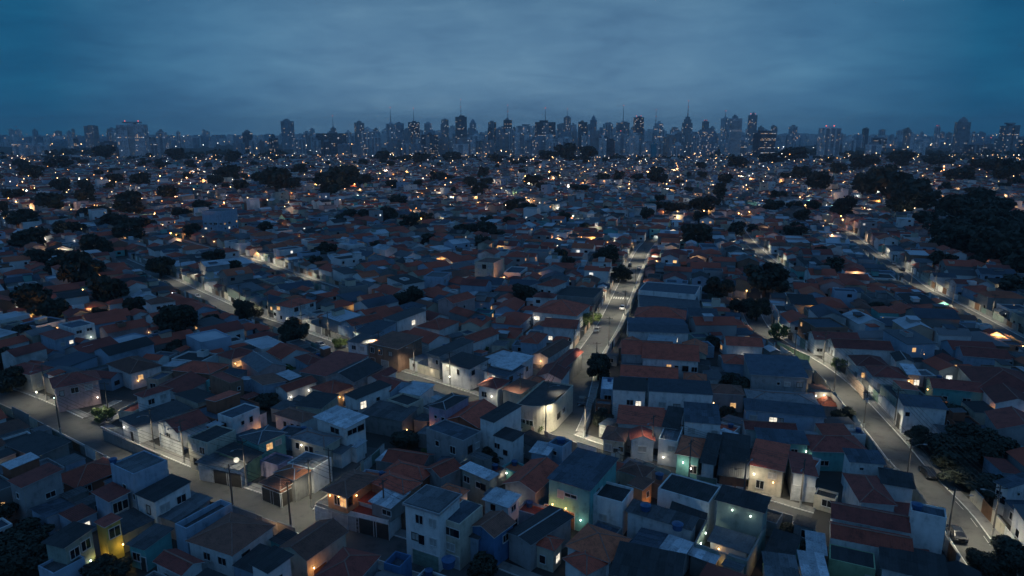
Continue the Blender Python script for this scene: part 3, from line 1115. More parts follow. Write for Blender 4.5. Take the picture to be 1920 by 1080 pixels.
h.px((928, 817), (962, 831), (981, 816), 6.0, roof='shed', rc='dark', wc='white', wins=[(0, .15, 4.2, 1.2, 1.0, 'dark'), (0, .6, 3.4, .8, .8, 'dark')], oh=.2)
finish(h)
# left, along the front street
hs((84, 708), (106, 724), (198, 711), 6.0, 'hip', 'maroon', 'pink', 'large mauve corner house with dark red hip roof at the left bend', wins=[(1, .42, 4.4, 1.4, 1.2, 'dark'), (1, .75, 4.5, 1.4, 1.1, 'curtain'), (1, .12, 4.2, .7, 1.1, 'curtain'), (0, .5, 4.2, 1.1, 1.3, 'dark')], lamps=[(0, .3, 2.0, 'g', 38), (1, .92, 1.8, 'c', 25)], oh=.6)
hs((247, 738), (268, 744), (327, 727), 6.0, 'hip', 'maroon', 'white', 'white two-storey house with dark red hip roof behind the front street', wins=[(1, .25, 4.3, 1.3, 1.1, 'dark'), (1, .72, 4.5, 1.3, 1.0, 'curtain')], oh=.5)
hs((222, 789), (256, 803), (365, 766), 3.6, 'shed', 'slate', 'white', 'long low dark sheet roof with a lit white front, behind the front street wall', wins=[], doors=[(0, .6, 1.0, 2.1, 'dark')], lamps=[(0, .2, 2.6, 'c', 50)], dn=1)
hs((294, 793), (331, 813), (392, 789), 4.1, 'gable', 'maroon', 'white', wins=[(0, .5, 2.3, 1.4, 1.2, 'dark')], ridge=1)
hs((352, 820), (388, 831), (441, 806), 6.2, 'flat', 'dark', 'cream', 'cream-fronted house with bare brick side wall on the front street', wins=[(0, .3, 4.6, 1.1, 1.2, 'curtain'), (0, .72, 4.4, 1.2, 1.3, 'dark'), (0, .3, 1.8, .8, 1.2, 'dark'), (0, .8, 1.7, .9, 1.0, 'dark')], doors=[(0, .55, .9, 2.1, 'wood')], par=.3)
hs((376, 864), (445, 887), (465, 869), 3.5, 'shed', 'grey', 'white', 'wide low garage with grey ribbed roof and shutter doors', wins=[], doors=[(0, .17, 3.0, 2.6, 'white'), (0, .52, 3.4, 2.6, 'dark'), (0, .86, 3.0, 2.6, 'dark')], oh=.4)
hs((406, 851), (462, 868), (496, 850), 4.1, 'shed', 'dark', 'green', wins=[], dn=1)
hs((407, 776), (435, 784), (487, 763), 6.2, 'flat', 'navy', 'white', 'white two-storey house with an orange glow at its foot', wins=[(1, .35, 4.4, .7, .8, 'dark'), (1, .66, 4.4, .8, 1.2, 'dark'), (0, .4, 4.2, 1.2, 1.0, 'dark')], lamps=[(1, .85, 1.8, 'o', 130)], par=.2)
hs((391, 702), (433, 718), (457, 711), 6.0, 'flat', 'maroon', 'brown', 'plain brown two-storey box with flat dark red roof', wins=[(1, .6, 4.2, .6, .7, 'dark')], par=.15)
hs((85, 625), (95, 641), (129, 631), 5.6, 'shed', 'maroon', 'blue', wins=[(1, .35, 4.0, 1.0, .9, 'curtain'), (1, .8, 4.1, 1.0, .9, 'cool')])
hs((112, 607), (132, 616), (173, 606), 6.2, 'flat', 'navy', 'white', 'white house with a brightly lit lower balcony, far left', wins=[(1, .3, 4.6, 1.4, .8, 'dark'), (1, .75, 4.7, 1.4, .8, 'dark')], lamps=[(1, .3, 2.4, 'g', 49), (1, .75, 2.4, 'g', 49)])
hs((410, 665), (433, 675), (479, 659), 5.0, 'hip', 'maroon', 'cream', 'low house with two wide orange-lit windows under a red roof', wins=[(1, .3, 3.2, 2.0, 1.4, 'warm'), (1, .8, 3.2, 2.0, 1.3, 'warm')], lamps=[(1, .1, 3.6, 'w', 45)])
hs((212, 681), (236, 705), (292, 686), 4.2, 'hip', 'brown', 'white', wins=[(1, .3, 2.6, 1.2, 1.2, 'warm')], lamps=[(1, .2, 2.0, 'w', 12)])
hs((20, 690), (50, 706), (92, 690), 4.6, 'hip', 'maroon', 'cream')
hs((0, 836), (70, 856), (140, 832), 3.4, 'shed', 'slate', 'concrete', wins=[], lamps=[(0, .7, 2.2, 'w', 22)])
# right of the avenue, rows facing the camera
h = House('long white house with red roof and a lit window, right of the avenue')
h.px((1200, 672), (1309, 677), (1309, 650), 6.4, roof='gable', rc='red', wc='white', ridge=0, wins=[(0, .48, 4.4, 1.1, 1.3, 'warm'), (0, .62, 4.4, .9, 1.0, 'dark'), (0, .78, 4.3, 1.3, 1.2, 'dark'), (0, .94, 4.2, 1.3, 1.2, 'dark')])
h.px((1163, 664), (1262, 668), (1260, 644), 6.7, roof='gable', rc='red', wc='grey', ridge=0, wins=[])
h.px((1163, 684), (1237, 687), (1237, 670), 4.2, roof='shed', rc='grey', wc='white', wins=[])
finish(h)
hs((1160, 705), (1270, 710), (1272, 690), 3.9, 'gable', 'red', 'brown', wins=[])
hs((1284, 712), (1329, 718), (1322, 702), 4.0, 'hip', 'rust', 'brick', wins=[], doors=[(0, .1, 2.2, 2.2, 'dark')])
h = House('wide pale two-storey building with four small windows, right of the avenue')
h.px((1148, 731), (1211, 735), (1211, 713), 7.2, roof='shed', rc='dark', wc='white', wins=[(0, .54, 4.6, 1.3, 1.1, 'dark'), (0, .8, 4.5, 1.1, 1.0, 'cool')], oh=.15)
h.px((1213, 736), (1333, 739), (1333, 717), 7.0, roof='shed', rc='navy', wc='white', wins=[(0, .22, 4.2, 1.4, 1.1, 'curtain'), (0, .45, 4.1, 1.3, .8, 'curtain')], lamps=[(1, .05, 5.2, 'o', 50)], oh=.1)
finish(h)
hs((1153, 796), (1244, 801), (1248, 770), 4.6, 'shed', 'red', 'white', wins=[])
hs((1246, 801), (1278, 807), (1278, 772), 5.2, 'shed', 'dark', 'white', wins=[])
hs((1280, 792), (1348, 796), (1349, 764), 7.0, 'shed', 'navy', 'white', 'white two-storey house with dark sheet roof, lower centre right', wins=[(0, .2, 5.4, 1.2, .9, 'curtain'), (0, .85, 5.2, 1.0, 1.2, 'curtain')], oh=.1)
h = House('old cream corner house with mossy brown tiles by the crossing')
h.px((1126, 822), (1173, 829), (1183, 803), 4.2, roof='hip', rc='brown', wc='cream', wins=[(0, .25, 2.4, 1.2, 1.3, 'curtain'), (0, .9, 2.4, .9, 1.0, 'dark')], doors=[(0, .68, 1.2, 2.4, 'dark')], oh=.5)
h.px((1176, 827), (1222, 824), (1230, 805), 4.3, roof='gable', rc='maroon', wc='white', ridge=1, wins=[(0, .5, 2.4, 1.4, 1.1, 'curtain')])
finish(h)
hs((1226, 822), (1262, 824), (1290, 800), 5.2, 'flat', 'grey', 'white', wins=[(0, .7, 3.6, 1.2, 1.0, 'curtain')], lamps=[(0, .3, 1.8, 'c', 40)])
hs((1262, 850), (1310, 857), (1327, 822), 5.0, 'hip', 'rust', 'teal', 'red hip-roofed house with a white-lit arched porch', wins=[(0, .8, 2.4, 1.2, 1.4, 'dark')], lamps=[(0, .32, 3.5, 'c', 150), (0, .7, 2.6, 'c', 60)])
hs((1311, 868), (1341, 873), (1355, 824), 5.2, 'shed', 'dark', 'white', 'narrow house with long black roof over a pale blue garage door', wins=[], doors=[(0, .5, 3.2, 2.6, 'green')], dn=0)
hs((1341, 891), (1400, 899), (1410, 829), 4.6, 'shed', 'dark', 'brick', 'long black roofed house with one white and one red-brown front', wins=[(0, .8, 2.3, 1.3, 1.2, 'curtain')], doors=[(0, .25, 2.6, 2.8, 'white')])
hs((1408, 872), (1477, 889), (1476, 842), 4.8, 'shed', 'red', 'cream', 'dark red sloping-roofed house with colourful lit front, lower right', wins=[(0, .7, 3.6, 1.2, 1.0, 'curtain'), (0, .35, 1.6, 1.2, 1.4, 'dark')], lamps=[(0, .15, 3.4, 'c', 70), (0, .75, 2.6, 'w', 35)])
hs((1480, 890), (1530, 894), (1526, 853), 4.8, 'shed', 'maroon', 'white', wins=[], doors=[(0, .5, 3.6, 2.7, 'white')], dn=1)
# lower centre
h = House('big teal two-storey house with dark roof and a glowing ground-floor garage')
h.px((1025, 898), (1107, 922), (1160, 869), 7.4, roof='shed', rc='navy', wc='teal', wins=[(0, .3, 5.4, 1.0, 1.2, 'curtain'), (0, .55, 5.6, 2.0, .5, 'dark'), (1, .3, 5.6, .9, 1.0, 'dark')], doors=[(0, .28, 5.2, 2.8, 'wood')], lamps=[(0, .12, 3.4, 'o', 190), (0, .45, 3.4, 'o', 170), (0, .82, 2.2, 'g', 49)], oh=.25)
finish(h)
hs((952, 905), (1010, 928), (1046, 877), 4.6, 'gable', 'red', 'grey', 'red gabled house with a lamp on its front, left of the teal house', wins=[], lamps=[(0, .35, 2.6, 'c', 70)], ridge=1)
hs((1030, 830), (1055, 839), (1070, 825), 6.0, 'flat', 'navy', 'blue', 'small pale blue roof block with tank, below the crossing', wins=[(0, .5, 4.4, .7, .7, 'dark')])
hs((995, 848), (1029, 857), (1040, 838), 5.0, 'shed', 'light', 'blue', wins=[(0, .5, 3.4, 1.0, .9, 'dark')])
hs((1112, 928), (1167, 942), (1189, 915), 6.0, 'flat', 'dark', 'white', 'white stained house with parapet and flat black roof, right of the teal house', wins=[(0, .35, 2.6, 1.1, 1.1, 'curtain')], par=.5)
hs((1180, 908), (1207, 922), (1223, 904), 5.4, 'shed', 'brown', 'orange', 'small orange house lit from its yard', wins=[(1, .6, 3.8, .7, .9, 'dark'), (0, .5, 2.4, 1.1, 1.0, 'curtain')], lamps=[(1, .4, 2.2, 'w', 130)])
hs((1160, 881), (1207, 898), (1226, 877), 5.6, 'hip', 'brown', 'peach', wins=[])
hs((1235, 915), (1330, 944), (1350, 912), 6.2, 'flat', 'dark', 'white', 'broad white-walled house with black flat roof, lower right centre', wins=[], par=.3)
hs((1252, 958), (1323, 972), (1335, 950), 4.1, 'gable', 'dark', 'concrete', wins=[])
hs((1172, 958), (1298, 996), (1310, 975), 4.5, 'shed', 'slate', 'white', 'long low dark roof with blue tanks, lower centre right', wins=[], lamps=[])
h = House('dark-roofed house above the lit walled yard, bottom right centre')
h.px((1340, 938), (1435, 964), (1446, 938), 7.0, roof='shed', rc='dark', wc='sage', wins=[], lamps=[(0, .35, 6.2, 'g', 16), (0, .75, 6.0, 'g', 16)])
finish(h)
hs((1328, 1015), (1405, 1041), (1416, 1014), 3.1, 'shed', 'grey', 'white', 'grey ribbed sheet roof inside the lit walled yard', wins=[], lamps=[(0, .25, 2.5, 'w', 20)])
hs((1236, 1032), (1281, 1052), (1297, 1023), 3.6, 'shed', 'light', 'white', 'pale corrugated shed beside the garden lamp at the bottom edge', wins=[], cat='shed')
hs((1291, 1040), (1341, 1061), (1352, 1041), 3.1, 'shed', 'light', 'concrete', wins=[], cat='shed')
hs((1060, 1023), (1145, 1057), (1183, 1010), 4.6, 'hip', 'rust', 'white', 'big red hip roof at the bottom centre', wins=[])
hs((1052, 1046), (1100, 1078), (1146, 1055), 4.2, 'hip', 'red', 'white')
hs((988, 1015), (1040, 1035), (1057, 1012), 3.7, 'hip', 'red', 'cream')
hs((942, 997), (993, 1019), (1083, 970), 4.4, 'gable', 'dark', 'grey', 'wide black gabled roof in front of the teal house', ridge=1, wins=[], pitch=.16)
hs((1140, 1078), (1272, 1104), (1287, 1046), 5.0, 'shed', 'dark', 'concrete', wins=[])
# lower right
hs((1588, 870), (1648, 866), (1650, 846), 6.0, 'shed', 'navy', 'white', 'white house with dark blue roof against the right-hand road', wins=[(0, .35, 4.8, .6, .4, 'dark')], doors=[])
hs((1610, 942), (1681, 947), (1646, 891), 5.0, 'hip', 'maroon', 'white', wins=[])
hs((1655, 906), (1722, 921), (1706, 893), 5.0, 'shed', 'dark', 'white', wins=[])
hs((1706, 958), (1772, 969), (1775, 952), 7.2, 'flat', 'navy', 'white', 'blank white cube house with a blue tank beside the right-hand road', wins=[], par=.3)
hs((1555, 973), (1704, 996), (1702, 962), 4.6, 'gable', 'maroon', 'white', wins=[])
hs((1553, 1013), (1706, 1032), (1708, 1000), 4.6, 'gable', 'red', 'white', 'long dull red roof with pale wall and windows, bottom right', wins=[(0, .72, 2.9, 1.2, 1.0, 'dark'), (0, .85, 2.9, 1.2, 1.0, 'dark')])
hs((1552, 1049), (1638, 1064), (1642, 1036), 4.0, 'flat', 'dark', 'green', 'green-walled house at the bottom edge, right', wins=[(0, .9, 2.4, 1.0, .8, 'dark')], par=.1)
hs((1498, 1084), (1549, 1087), (1549, 1044), 3.6, 'shed', 'light', 'white', 'pale ribbed metal roof at the bottom edge, left of the green wall', wins=[])
hs((1508, 1036), (1547, 1041), (1550, 1006), 3.6, 'shed', 'light', 'white')
hs((1430, 1087), (1493, 1089), (1496, 1046), 4.0, 'shed', 'grey', 'white')
hs((1640, 1070), (1765, 1086), (1780, 1045), 4.2, 'shed', 'dark', 'white')
h = House('grey two-storey house with navy roof and peach annex beside the right-hand road')
h.px((1405, 703), (1515, 709), (1496, 675), 6.4, roof='shed', rc='navy', wc='grey', wins=[(0, .5, 4.6, .6, .6, 'dark'), (0, .66, 4.6, 1.2, .9, 'curtain'), (0, .88, 4.6, 1.2, 1.0, 'curtain')])
h.px((1478, 691), (1527, 695), (1512, 679), 4.8, roof='shed', rc='grey', wc='peach', wins=[], oh=.1)
finish(h)
hs((1400, 756), (1532, 759), (1526, 734), 4.0, 'hip', 'greytile', 'white', 'grey tiled roof with a white-lit roof terrace by the right-hand road', wins=[], lamps=[(1, .6, 4.6, 'c', 120, 1.5)], pitch=.25)
hs((1393, 773), (1542, 779), (1543, 760), 4.5, 'shed', 'navy', 'blue', 'long pale blue house with two lit windows under a dark roof', wins=[(0, .1, 2.8, 1.4, 1.2, 'curtain'), (0, .36, 2.8, 1.5, 1.2, 'cool'), (0, .45, 2.8, 1.1, 1.1, 'curtain')], lamps=[(0, .98, 2.4, 'c', 14)])
hs((1420, 829), (1515, 833), (1508, 811), 4.5, 'shed', 'navy', 'teal', 'teal house with navy sheet roof and one small window', wins=[(0, .74, 2.8, 1.1, 1.1, 'dark')], lamps=[(0, .98, 3.2, 'c', 12)])
hs((1520, 847), (1630, 848), (1602, 815), 4.0, 'hip', 'maroon', 'teal')
hs((1395, 808), (1490, 807), (1488, 790), 4.0, 'gable', 'maroon', 'white', wins=[])
hs((1690, 763), (1771, 766), (1765, 747), 6.2, 'shed', 'navy', 'white', 'white workshop with dark roof and a tall gate on the right-hand road', wins=[(0, .1, 4.4, .8, .9, 'dark')], doors=[(3, .5, 2.6, 3.4, 'dark')])
hs((1632, 707), (1697, 708), (1690, 688), 4.0, 'hip', 'maroon', 'white')
hs((1697, 703), (1723, 704), (1715, 687), 4.6, 'shed', 'light', 'cream', 'small pale-roofed house with two warm lit windows, right of the road', wins=[(0, .3, 2.8, 1.3, 1.2, 'warm'), (0, .8, 2.8, 1.2, 1.3, 'cool')], lamps=[(0, .1, 3.0, 'w', 40)])
hs((1602, 687), (1662, 687), (1655, 668), 4.0, 'hip', 'maroon', 'white')
hs((1562, 655), (1668, 655), (1660, 640), 4.6, 'gable', 'maroon', 'white', 'long red roof with pale blue-white wall, right of the road', wins=[(3, .3, 2.6, 1.0, 1.4, 'dark'), (3, .7, 2.6, 1.0, 1.4, 'dark')])
hs((1525, 639), (1605, 637), (1600, 624), 4.6, 'gable', 'maroon', 'white')
hs((1802, 669), (1885, 671), (1880, 656), 4.6, 'gable', 'maroon', 'blue')
hs((1820, 729), (1935, 731), (1925, 694), 4.6, 'hip', 'maroon', 'grey')
hs((1745, 729), (1838, 733), (1832, 716), 4.0, 'gable', 'maroon', 'teal', lamps=[(3, .5, 2.4, 'o', 60)])
hs((1858, 758), (1935, 761), (1925, 734), 4.6, 'gable', 'maroon', 'white', wins=[(0, .4, 2.6, 1.2, 1.2, 'dark')], lamps=[(0, .9, 2.8, 'o', 40)])
hs((1862, 806), (1960, 813), (1950, 781), 5.0, 'gable', 'maroon', 'grey')
hs((1866, 905), (1892, 918), (1965, 897), 5.0, 'shed', 'navy', 'white', 'white-gabled house among dark trees, far lower right', wins=[(0, .35, 3.4, .9, .9, 'dark'), (0, .75, 2.6, .9, 1.3, 'dark')])
hs((1672, 678), (1706, 678), (1712, 664), 4.4, 'gable', 'dark', 'white', ridge=1)
# middle distance
hs((899, 490), (930, 494), (937, 484), 9.0, 'flat', 'brown', 'cream', 'brightly lit three-storey cream block in the middle distance', wins=[(0, .25, 7.2, 1.6, 1.4, 'curtain'), (0, .8, 7.2, 1.4, 1.3, 'curtain'), (0, .5, 7.2, 1.6, 1.6, 'dark'), (0, .25, 4.4, 1.4, 1.2, 'curtain'), (0, .75, 4.4, 1.4, 1.2, 'curtain')], lamps=[(0, .2, 2.2, 'w', 420, 2.5), (0, .8, 2.2, 'w', 420, 2.5)])
hs((804, 517), (836, 521), (837, 511), 6.2, 'flat', 'grey', 'blue', 'pale blue flat-topped box in the middle distance')
hs((828, 563), (852, 571), (884, 557), 6.6, 'gable', 'red', 'pink', 'tall pink house with red roof in the middle distance', wins=[(1, .5, 4.4, .8, .9, 'dark')], ridge=1)
hs((785, 611), (826, 620), (858, 603), 4.6, 'hip', 'red', 'white', 'red hip-roofed white house with a lit window, centre', wins=[(0, .75, 2.8, 1.4, 1.1, 'cool'), (0, .3, 2.9, .8, .9, 'dark')], lamps=[(3, .5, 3.2, 'c', 40)])
hs((720, 597), (745, 604), (799, 587), 6.0, 'shed', 'slate', 'white', 'long white house with a lit square window, left of centre', wins=[(1, .55, 4.2, 1.4, 1.4, 'cool'), (0, .6, 4.0, .7, 1.5, 'dark')])
hs((640, 605), (660, 613), (716, 598), 5.2, 'gable', 'red', 'blue', 'broad red roof in the middle left blocks', ridge=1)
hs((665, 623), (701, 630), (741, 610), 5.2, 'shed', 'navy', 'blue', ridge=1)
hs((518, 571), (546, 578), (590, 564), 5.6, 'hip', 'red', 'white')
hs((658, 640), (690, 648), (706, 634), 6.0, 'shed', 'slate', 'white', 'white two-storey house lit by street lamps on the middle street', wins=[(0, .3, 4.6, 1.2, 1.1, 'dark'), (0, .75, 4.6, 1.2, 1.1, 'curtain'), (0, .5, 1.6, 1.4, 1.2, 'curtain')], doors=[(0, .85, 1.0, 2.1, 'dark')])
hs((692, 643), (746, 657), (790, 637), 6.3, 'shed', 'brown', 'brown', 'brown two-storey house with balconies on the middle street', wins=[(0, .12, 4.6, 1.2, 1.5, 'dark'), (0, .4, 4.6, 1.2, 1.5, 'dark'), (0, .75, 4.6, 1.2, 1.1, 'curtain')], doors=[(0, .12, 1.6, 2.4, 'wood'), (0, .55, 2.4, 2.4, 'shutter')])
hs((797, 662), (823, 669), (892, 646), 5.7, 'shed', 'slate', 'grey', 'long grey two-storey house beside the lamplit middle street', wins=[(0, .3, 4.0, .9, 1.1, 'curtain'), (0, .8, 4.0, .9, 1.1, 'dark')], lamps=[(0, .5, 1.8, 'c', 40)])
hs((823, 680), (880, 693), (922, 677), 5.4, 'shed', 'dark', 'white', 'white house with black roof and a glaring white gate lamp', wins=[(0, .2, 4.2, .9, 1.0, 'curtain'), (0, .6, 4.0, .8, 1.3, 'dark'), (1, .2, 4.2, 1.0, 1.0, 'dark')], lamps=[(0, .3, 2.4, 'c', 110, 1.0)])
hs((892, 722), (932, 729), (960, 713), 5.0, 'hip', 'maroon', 'white', 'white house with small red roof and a porch lamp, left of the round shop', wins=[(0, .3, 3.0, 1.3, 1.2, 'dark')], lamps=[(0, .75, 3.0, 'c', 70), (3, .6, 3.2, 'w', 90)])
hs((905, 696), (950, 708), (985, 691), 5.6, 'shed', 'navy', 'blue')
hs((922, 686), (962, 696), (1000, 673), 6.2, 'shed', 'light', 'white', lamps=[(1, .5, 1.6, 'w', 50)])
hs((858, 636), (888, 645), (933, 624), 5.0, 'gable', 'red', 'white', ridge=1)
hs((1010, 534), (1040, 539), (1060, 528), 6.8, 'hip', 'red', 'white', 'white two-storey house with red hip roof, left of the avenue', wins=[(0, .3, 4.6, 1.0, 1.2, 'dark'), (0, .75, 4.6, 1.0, 1.2, 'dark')])
hs((1045, 552), (1118, 560), (1125, 541), 5.0, 'flat', 'dark', 'concrete', 'wide black flat roof left of the avenue')
hs((1000, 584), (1083, 594), (1105, 572), 5.2, 'hip', 'red', 'white', 'broad red hip roof with lit windows, left of the avenue', wins=[(0, .1, 3.2, 1.6, 1.2, 'cool'), (0, .4, 3.2, 2.2, 1.3, 'cool')], lamps=[(0, .05, 3.4, 'c', 50)])
hs((1020, 611), (1083, 618), (1087, 604), 5.0, 'gable', 'red', 'white')
hs((975, 641), (1010, 645), (1026, 626), 5.2, 'hip', 'red', 'blue')
hs((1003, 666), (1034, 673), (1066, 643), 5.2, 'gable', 'brown', 'white', 'brown gabled house with a glowing gable end, left of the avenue', ridge=1, wins=[], lamps=[(0, .55, 4.0, 'w', 140)])
hs((1203, 543), (1308, 554), (1308, 536), 7.2, 'flat', 'navy', 'white', 'long plain white shed with curved parapet, right of the avenue', wins=[], par=.3, cat='warehouse')
hs((1195, 576), (1310, 578), (1310, 559), 4.6, 'shed', 'grey', 'blue', wins=[])
hs((1190, 593), (1288, 601), (1286, 583), 5.0, 'hip', 'red', 'brown', wins=[])
hs((1180, 613), (1288, 611), (1280, 598), 4.6, 'shed', 'navy', 'blue')
hs((1290, 592), (1347, 594), (1345, 582), 4.8, 'shed', 'navy', 'white')
hs((1176, 623), (1290, 624), (1290, 612), 6.0, 'shed', 'navy', 'white', 'stained pale two-storey house with a lit window, right of the avenue', wins=[(0, .78, 4.0, 1.4, 1.2, 'cool'), (0, .62, 4.0, 1.0, .9, 'dark'), (0, .55, 4.0, .8, .8, 'dark')])
hs((1360, 648), (1430, 650), (1425, 635), 5.0, 'gable', 'red', 'white', lamps=[(0, .5, 2.2, 'c', 60)])
hs((1357, 681), (1408, 684), (1400, 667), 4.6, 'hip', 'red', 'blue')
hs((979, 757), (1036, 771), (1064, 722), 6.2, 'flat', 'slate', 'cream', 'round-cornered cream corner shop with dark bands of windows at the crossing', round_b=5.0, wins=[(0, .2, 2.6, 1.6, 1.1, 'dark'), (0, .42, 2.6, 1.6, 1.1, 'dark'), (1, .4, 2.6, 1.6, 1.1, 'dark'), (1, .6, 2.6, 1.6, 1.1, 'dark')], cat='shop', par=.3)
hs((1005, 706), (1056, 713), (1068, 689), 4.6, 'gable', 'maroon', 'white', wins=[])
hs((972, 719), (1000, 725), (1026, 709), 4.2, 'hip', 'rust', 'white', 'small orange-lit red roof behind the round corner shop', lamps=[(1, .5, 2.6, 'o', 120), (0, .2, 2.2, 'w', 70)])
hs((1040, 686), (1068, 692), (1086, 659), 5.0, 'gable', 'maroon', 'concrete', ridge=1, wins=[])
hs((398, 394), (420, 397), (425, 392), 15, 'flat', 'grey', 'blue', 'lone pale blue block standing above the roofs, upper left')
hs((945, 730), (978, 742), (1005, 722), 4.8, 'shed', 'brown', 'cream', wins=[])
NAMED = len(HOUSES)

# ------------------------------------------------------------------ trees: reserve their ground first
TREES = [  # u, v of the foot, crown width in photograph pixels, height factor
    (1122, 713, 58, 1.0), (1131, 800, 44, .9), (333, 632, 92, .9), (768, 583, 60, .95), (986, 572, 60, .85), (555, 645, 70, .8),
    (799, 514, 30, 1.0), (1346, 566, 62, .9), (1432, 556, 96, .9), (1418, 602, 54, 1.0), (205, 577, 82, .9), (150, 542, 92, 1.0), (112, 520, 60, .9),
    (58, 590, 84, .8), (301, 520, 66, .8), (464, 602, 54, 1.0), (437, 514, 42, .9), (614, 486, 46, 1.0), (727, 421, 46, .9), (703, 472, 28, 1.0),
    (250, 456, 84, .7), (246, 408, 72, .9), (162, 385, 44, .9), (314, 376, 42, .9), (430, 345, 56, .8), (520, 364, 78, .8), (640, 362, 84, .8),
    (655, 345, 50, .9), (1233, 347, 48, 1.0), (1160, 342, 28, 1.0), (1305, 462, 64, 1.0), (1160, 530, 44, 1.0), (1065, 506, 34, 1.0), (1530, 360, 60, .8),
    (1580, 412, 58, 1.0), (1382, 446, 44, .9), (1482, 452, 42, .9), (1538, 488, 34, 1.1), (1563, 516, 52, .8), (1265, 403, 60, .5), (1320, 402, 66, .6), (1230, 400, 56, .5),
    (1625, 372, 70, .9), (1665, 382, 90, .9), (1710, 388, 76, .9), (1735, 402, 70, .8), (1790, 420, 90, .9), (1690, 405, 80, .9), (1830, 410, 90, .8), (1770, 480, 90, .8), (1890, 475, 90, .9), (1660, 355, 70, .9), (1610, 366, 40, .9), (1900, 500, 100, .9), (1860, 480, 100, .9), (30, 1080, 120, .6), (120, 1075, 80, .5), (0, 985, 90, .6), (655, 418, 42, .8), (985, 404, 48, .7), (910, 444, 52, .7), (790, 312, 46, .7),
    (380, 406, 54, .7), (500, 440, 44, .7), (120, 362, 46, .8), (60, 470, 86, .6), (1810, 482, 110, .7), (1870, 500, 120, .8), (1925, 520, 110, .9), (1780, 452, 90, .7),
    (1850, 452, 110, .7), (1915, 462, 110, .8), (1745, 430, 70, .7), (1905, 560, 80, .6), (1890, 350, 90, .7), (1800, 345, 60, .6), (1850, 330, 70, .6),
    (1770, 872, 110, .55), (1830, 860, 120, .6), (1730, 840, 70, .6), (1855, 940, 110, .5), (1790, 905, 80, .4), (1900, 1080, 120, .6), (1845, 1075, 80, .6), (1375, 745, 60, .9), (1362, 790, 40, .8),
    (1400, 735, 34, .8), (22, 735, 66, .8), (0, 690, 60, .9), (15, 1060, 120, .6), (60, 1020, 90, .5), (200, 1090, 90, .5), (1385, 590, 44, .8), (930, 868, 60, .6),
    (760, 838, 70, .5), (500, 770, 60, .6), (560, 745, 44, .5), (250, 700, 40, .8), (330, 668, 44, .8), (905, 1090, 80, .7), (1490, 1030, 44, .7), (1580, 795, 44, .9), (1475, 1000, 36, .6),
    (1780, 790, 60, .8), (1330, 600, 30, .8), (1570, 600, 24, .9), (1640, 590, 40, .7), (1750, 640, 50, .6), (1335, 655, 40, .8), (110, 640, 44, .7), (40, 640, 50, .7), (1870, 420, 80, .7), (1450, 400, 50, .7), (180, 480, 70, .8), (90, 505, 80, .7), (130, 445, 60, .7), (215, 430, 60, .7), (40, 430, 70, .7), (95, 400, 70, .7), (20, 380, 50, .7), (190, 410, 50, .7), (280, 430, 40, .7), (340, 410, 40, .7), (400, 352, 40, .8), (450, 362, 44, .7), (495, 352, 50, .8), (548, 358, 44, .7), (605, 352, 50, .8), (620, 372, 50, .7), (680, 352, 44, .7), (265, 352, 50, .7), (215, 350, 44, .7), (100, 600, 60, .8), (255, 590, 50, .8), (190, 600, 40, .7), (360, 640, 36, .8), (395, 610, 36, .8), (770, 430, 56, .7), (800, 420, 40, .7), (880, 440, 40, .7), (930, 450, 40, .7), (690, 412, 30, .7), (1350, 375, 36, .9), (1360, 350, 36, .9), (1340, 390, 30, .9), (1410, 440, 30, .9), (1490, 400, 40, .8), (1500, 340, 44, .8), (1460, 380, 40, .7), (1505, 420, 44, .8),
    (1060, 304, 60, .7), (1100, 303, 50, .7), (1020, 303, 40, .7), (930, 310, 40, .6), (850, 306, 44, .6), (720, 306, 40, .7), (560, 330, 44, .7), (1440, 310, 50, .6), (1490, 306, 60, .6), (1380, 318, 44, .7), (1130, 345, 36, .7),
    (1610, 322, 70, .6), (1690, 318, 70, .6), (1760, 316, 60, .6), (1570, 330, 44, .7), (440, 306, 40, .7), (200, 305, 60, .7), (110, 320, 60, .6), (60, 340, 60, .6), (330, 303, 44, .7), (900, 360, 40, .6), (820, 345, 46, .6), (1080, 365, 50, .5), (1000, 350, 50, .5),
]
TREE_DATA = []
for (u, v, wpx, hf) in TREES:
    p = up(u, v)
    dep = p.y * math.cos(PITCH) + (CAM_H) * math.sin(PITCH)
    r = wpx * (0.45 if v < 560 else 0.5) * dep / FPX
    TREE_DATA.append((p.x, p.y, r, hf))
    s, msk = rect_cells(p.x, p.y, r * 1.1, r * 1.1, 0.4)
    if s is not None:
        OCC[s] |= (msk * 4).astype(np.uint8)

# ------------------------------------------------------------------ front walls and gates along the streets
WALLS = []


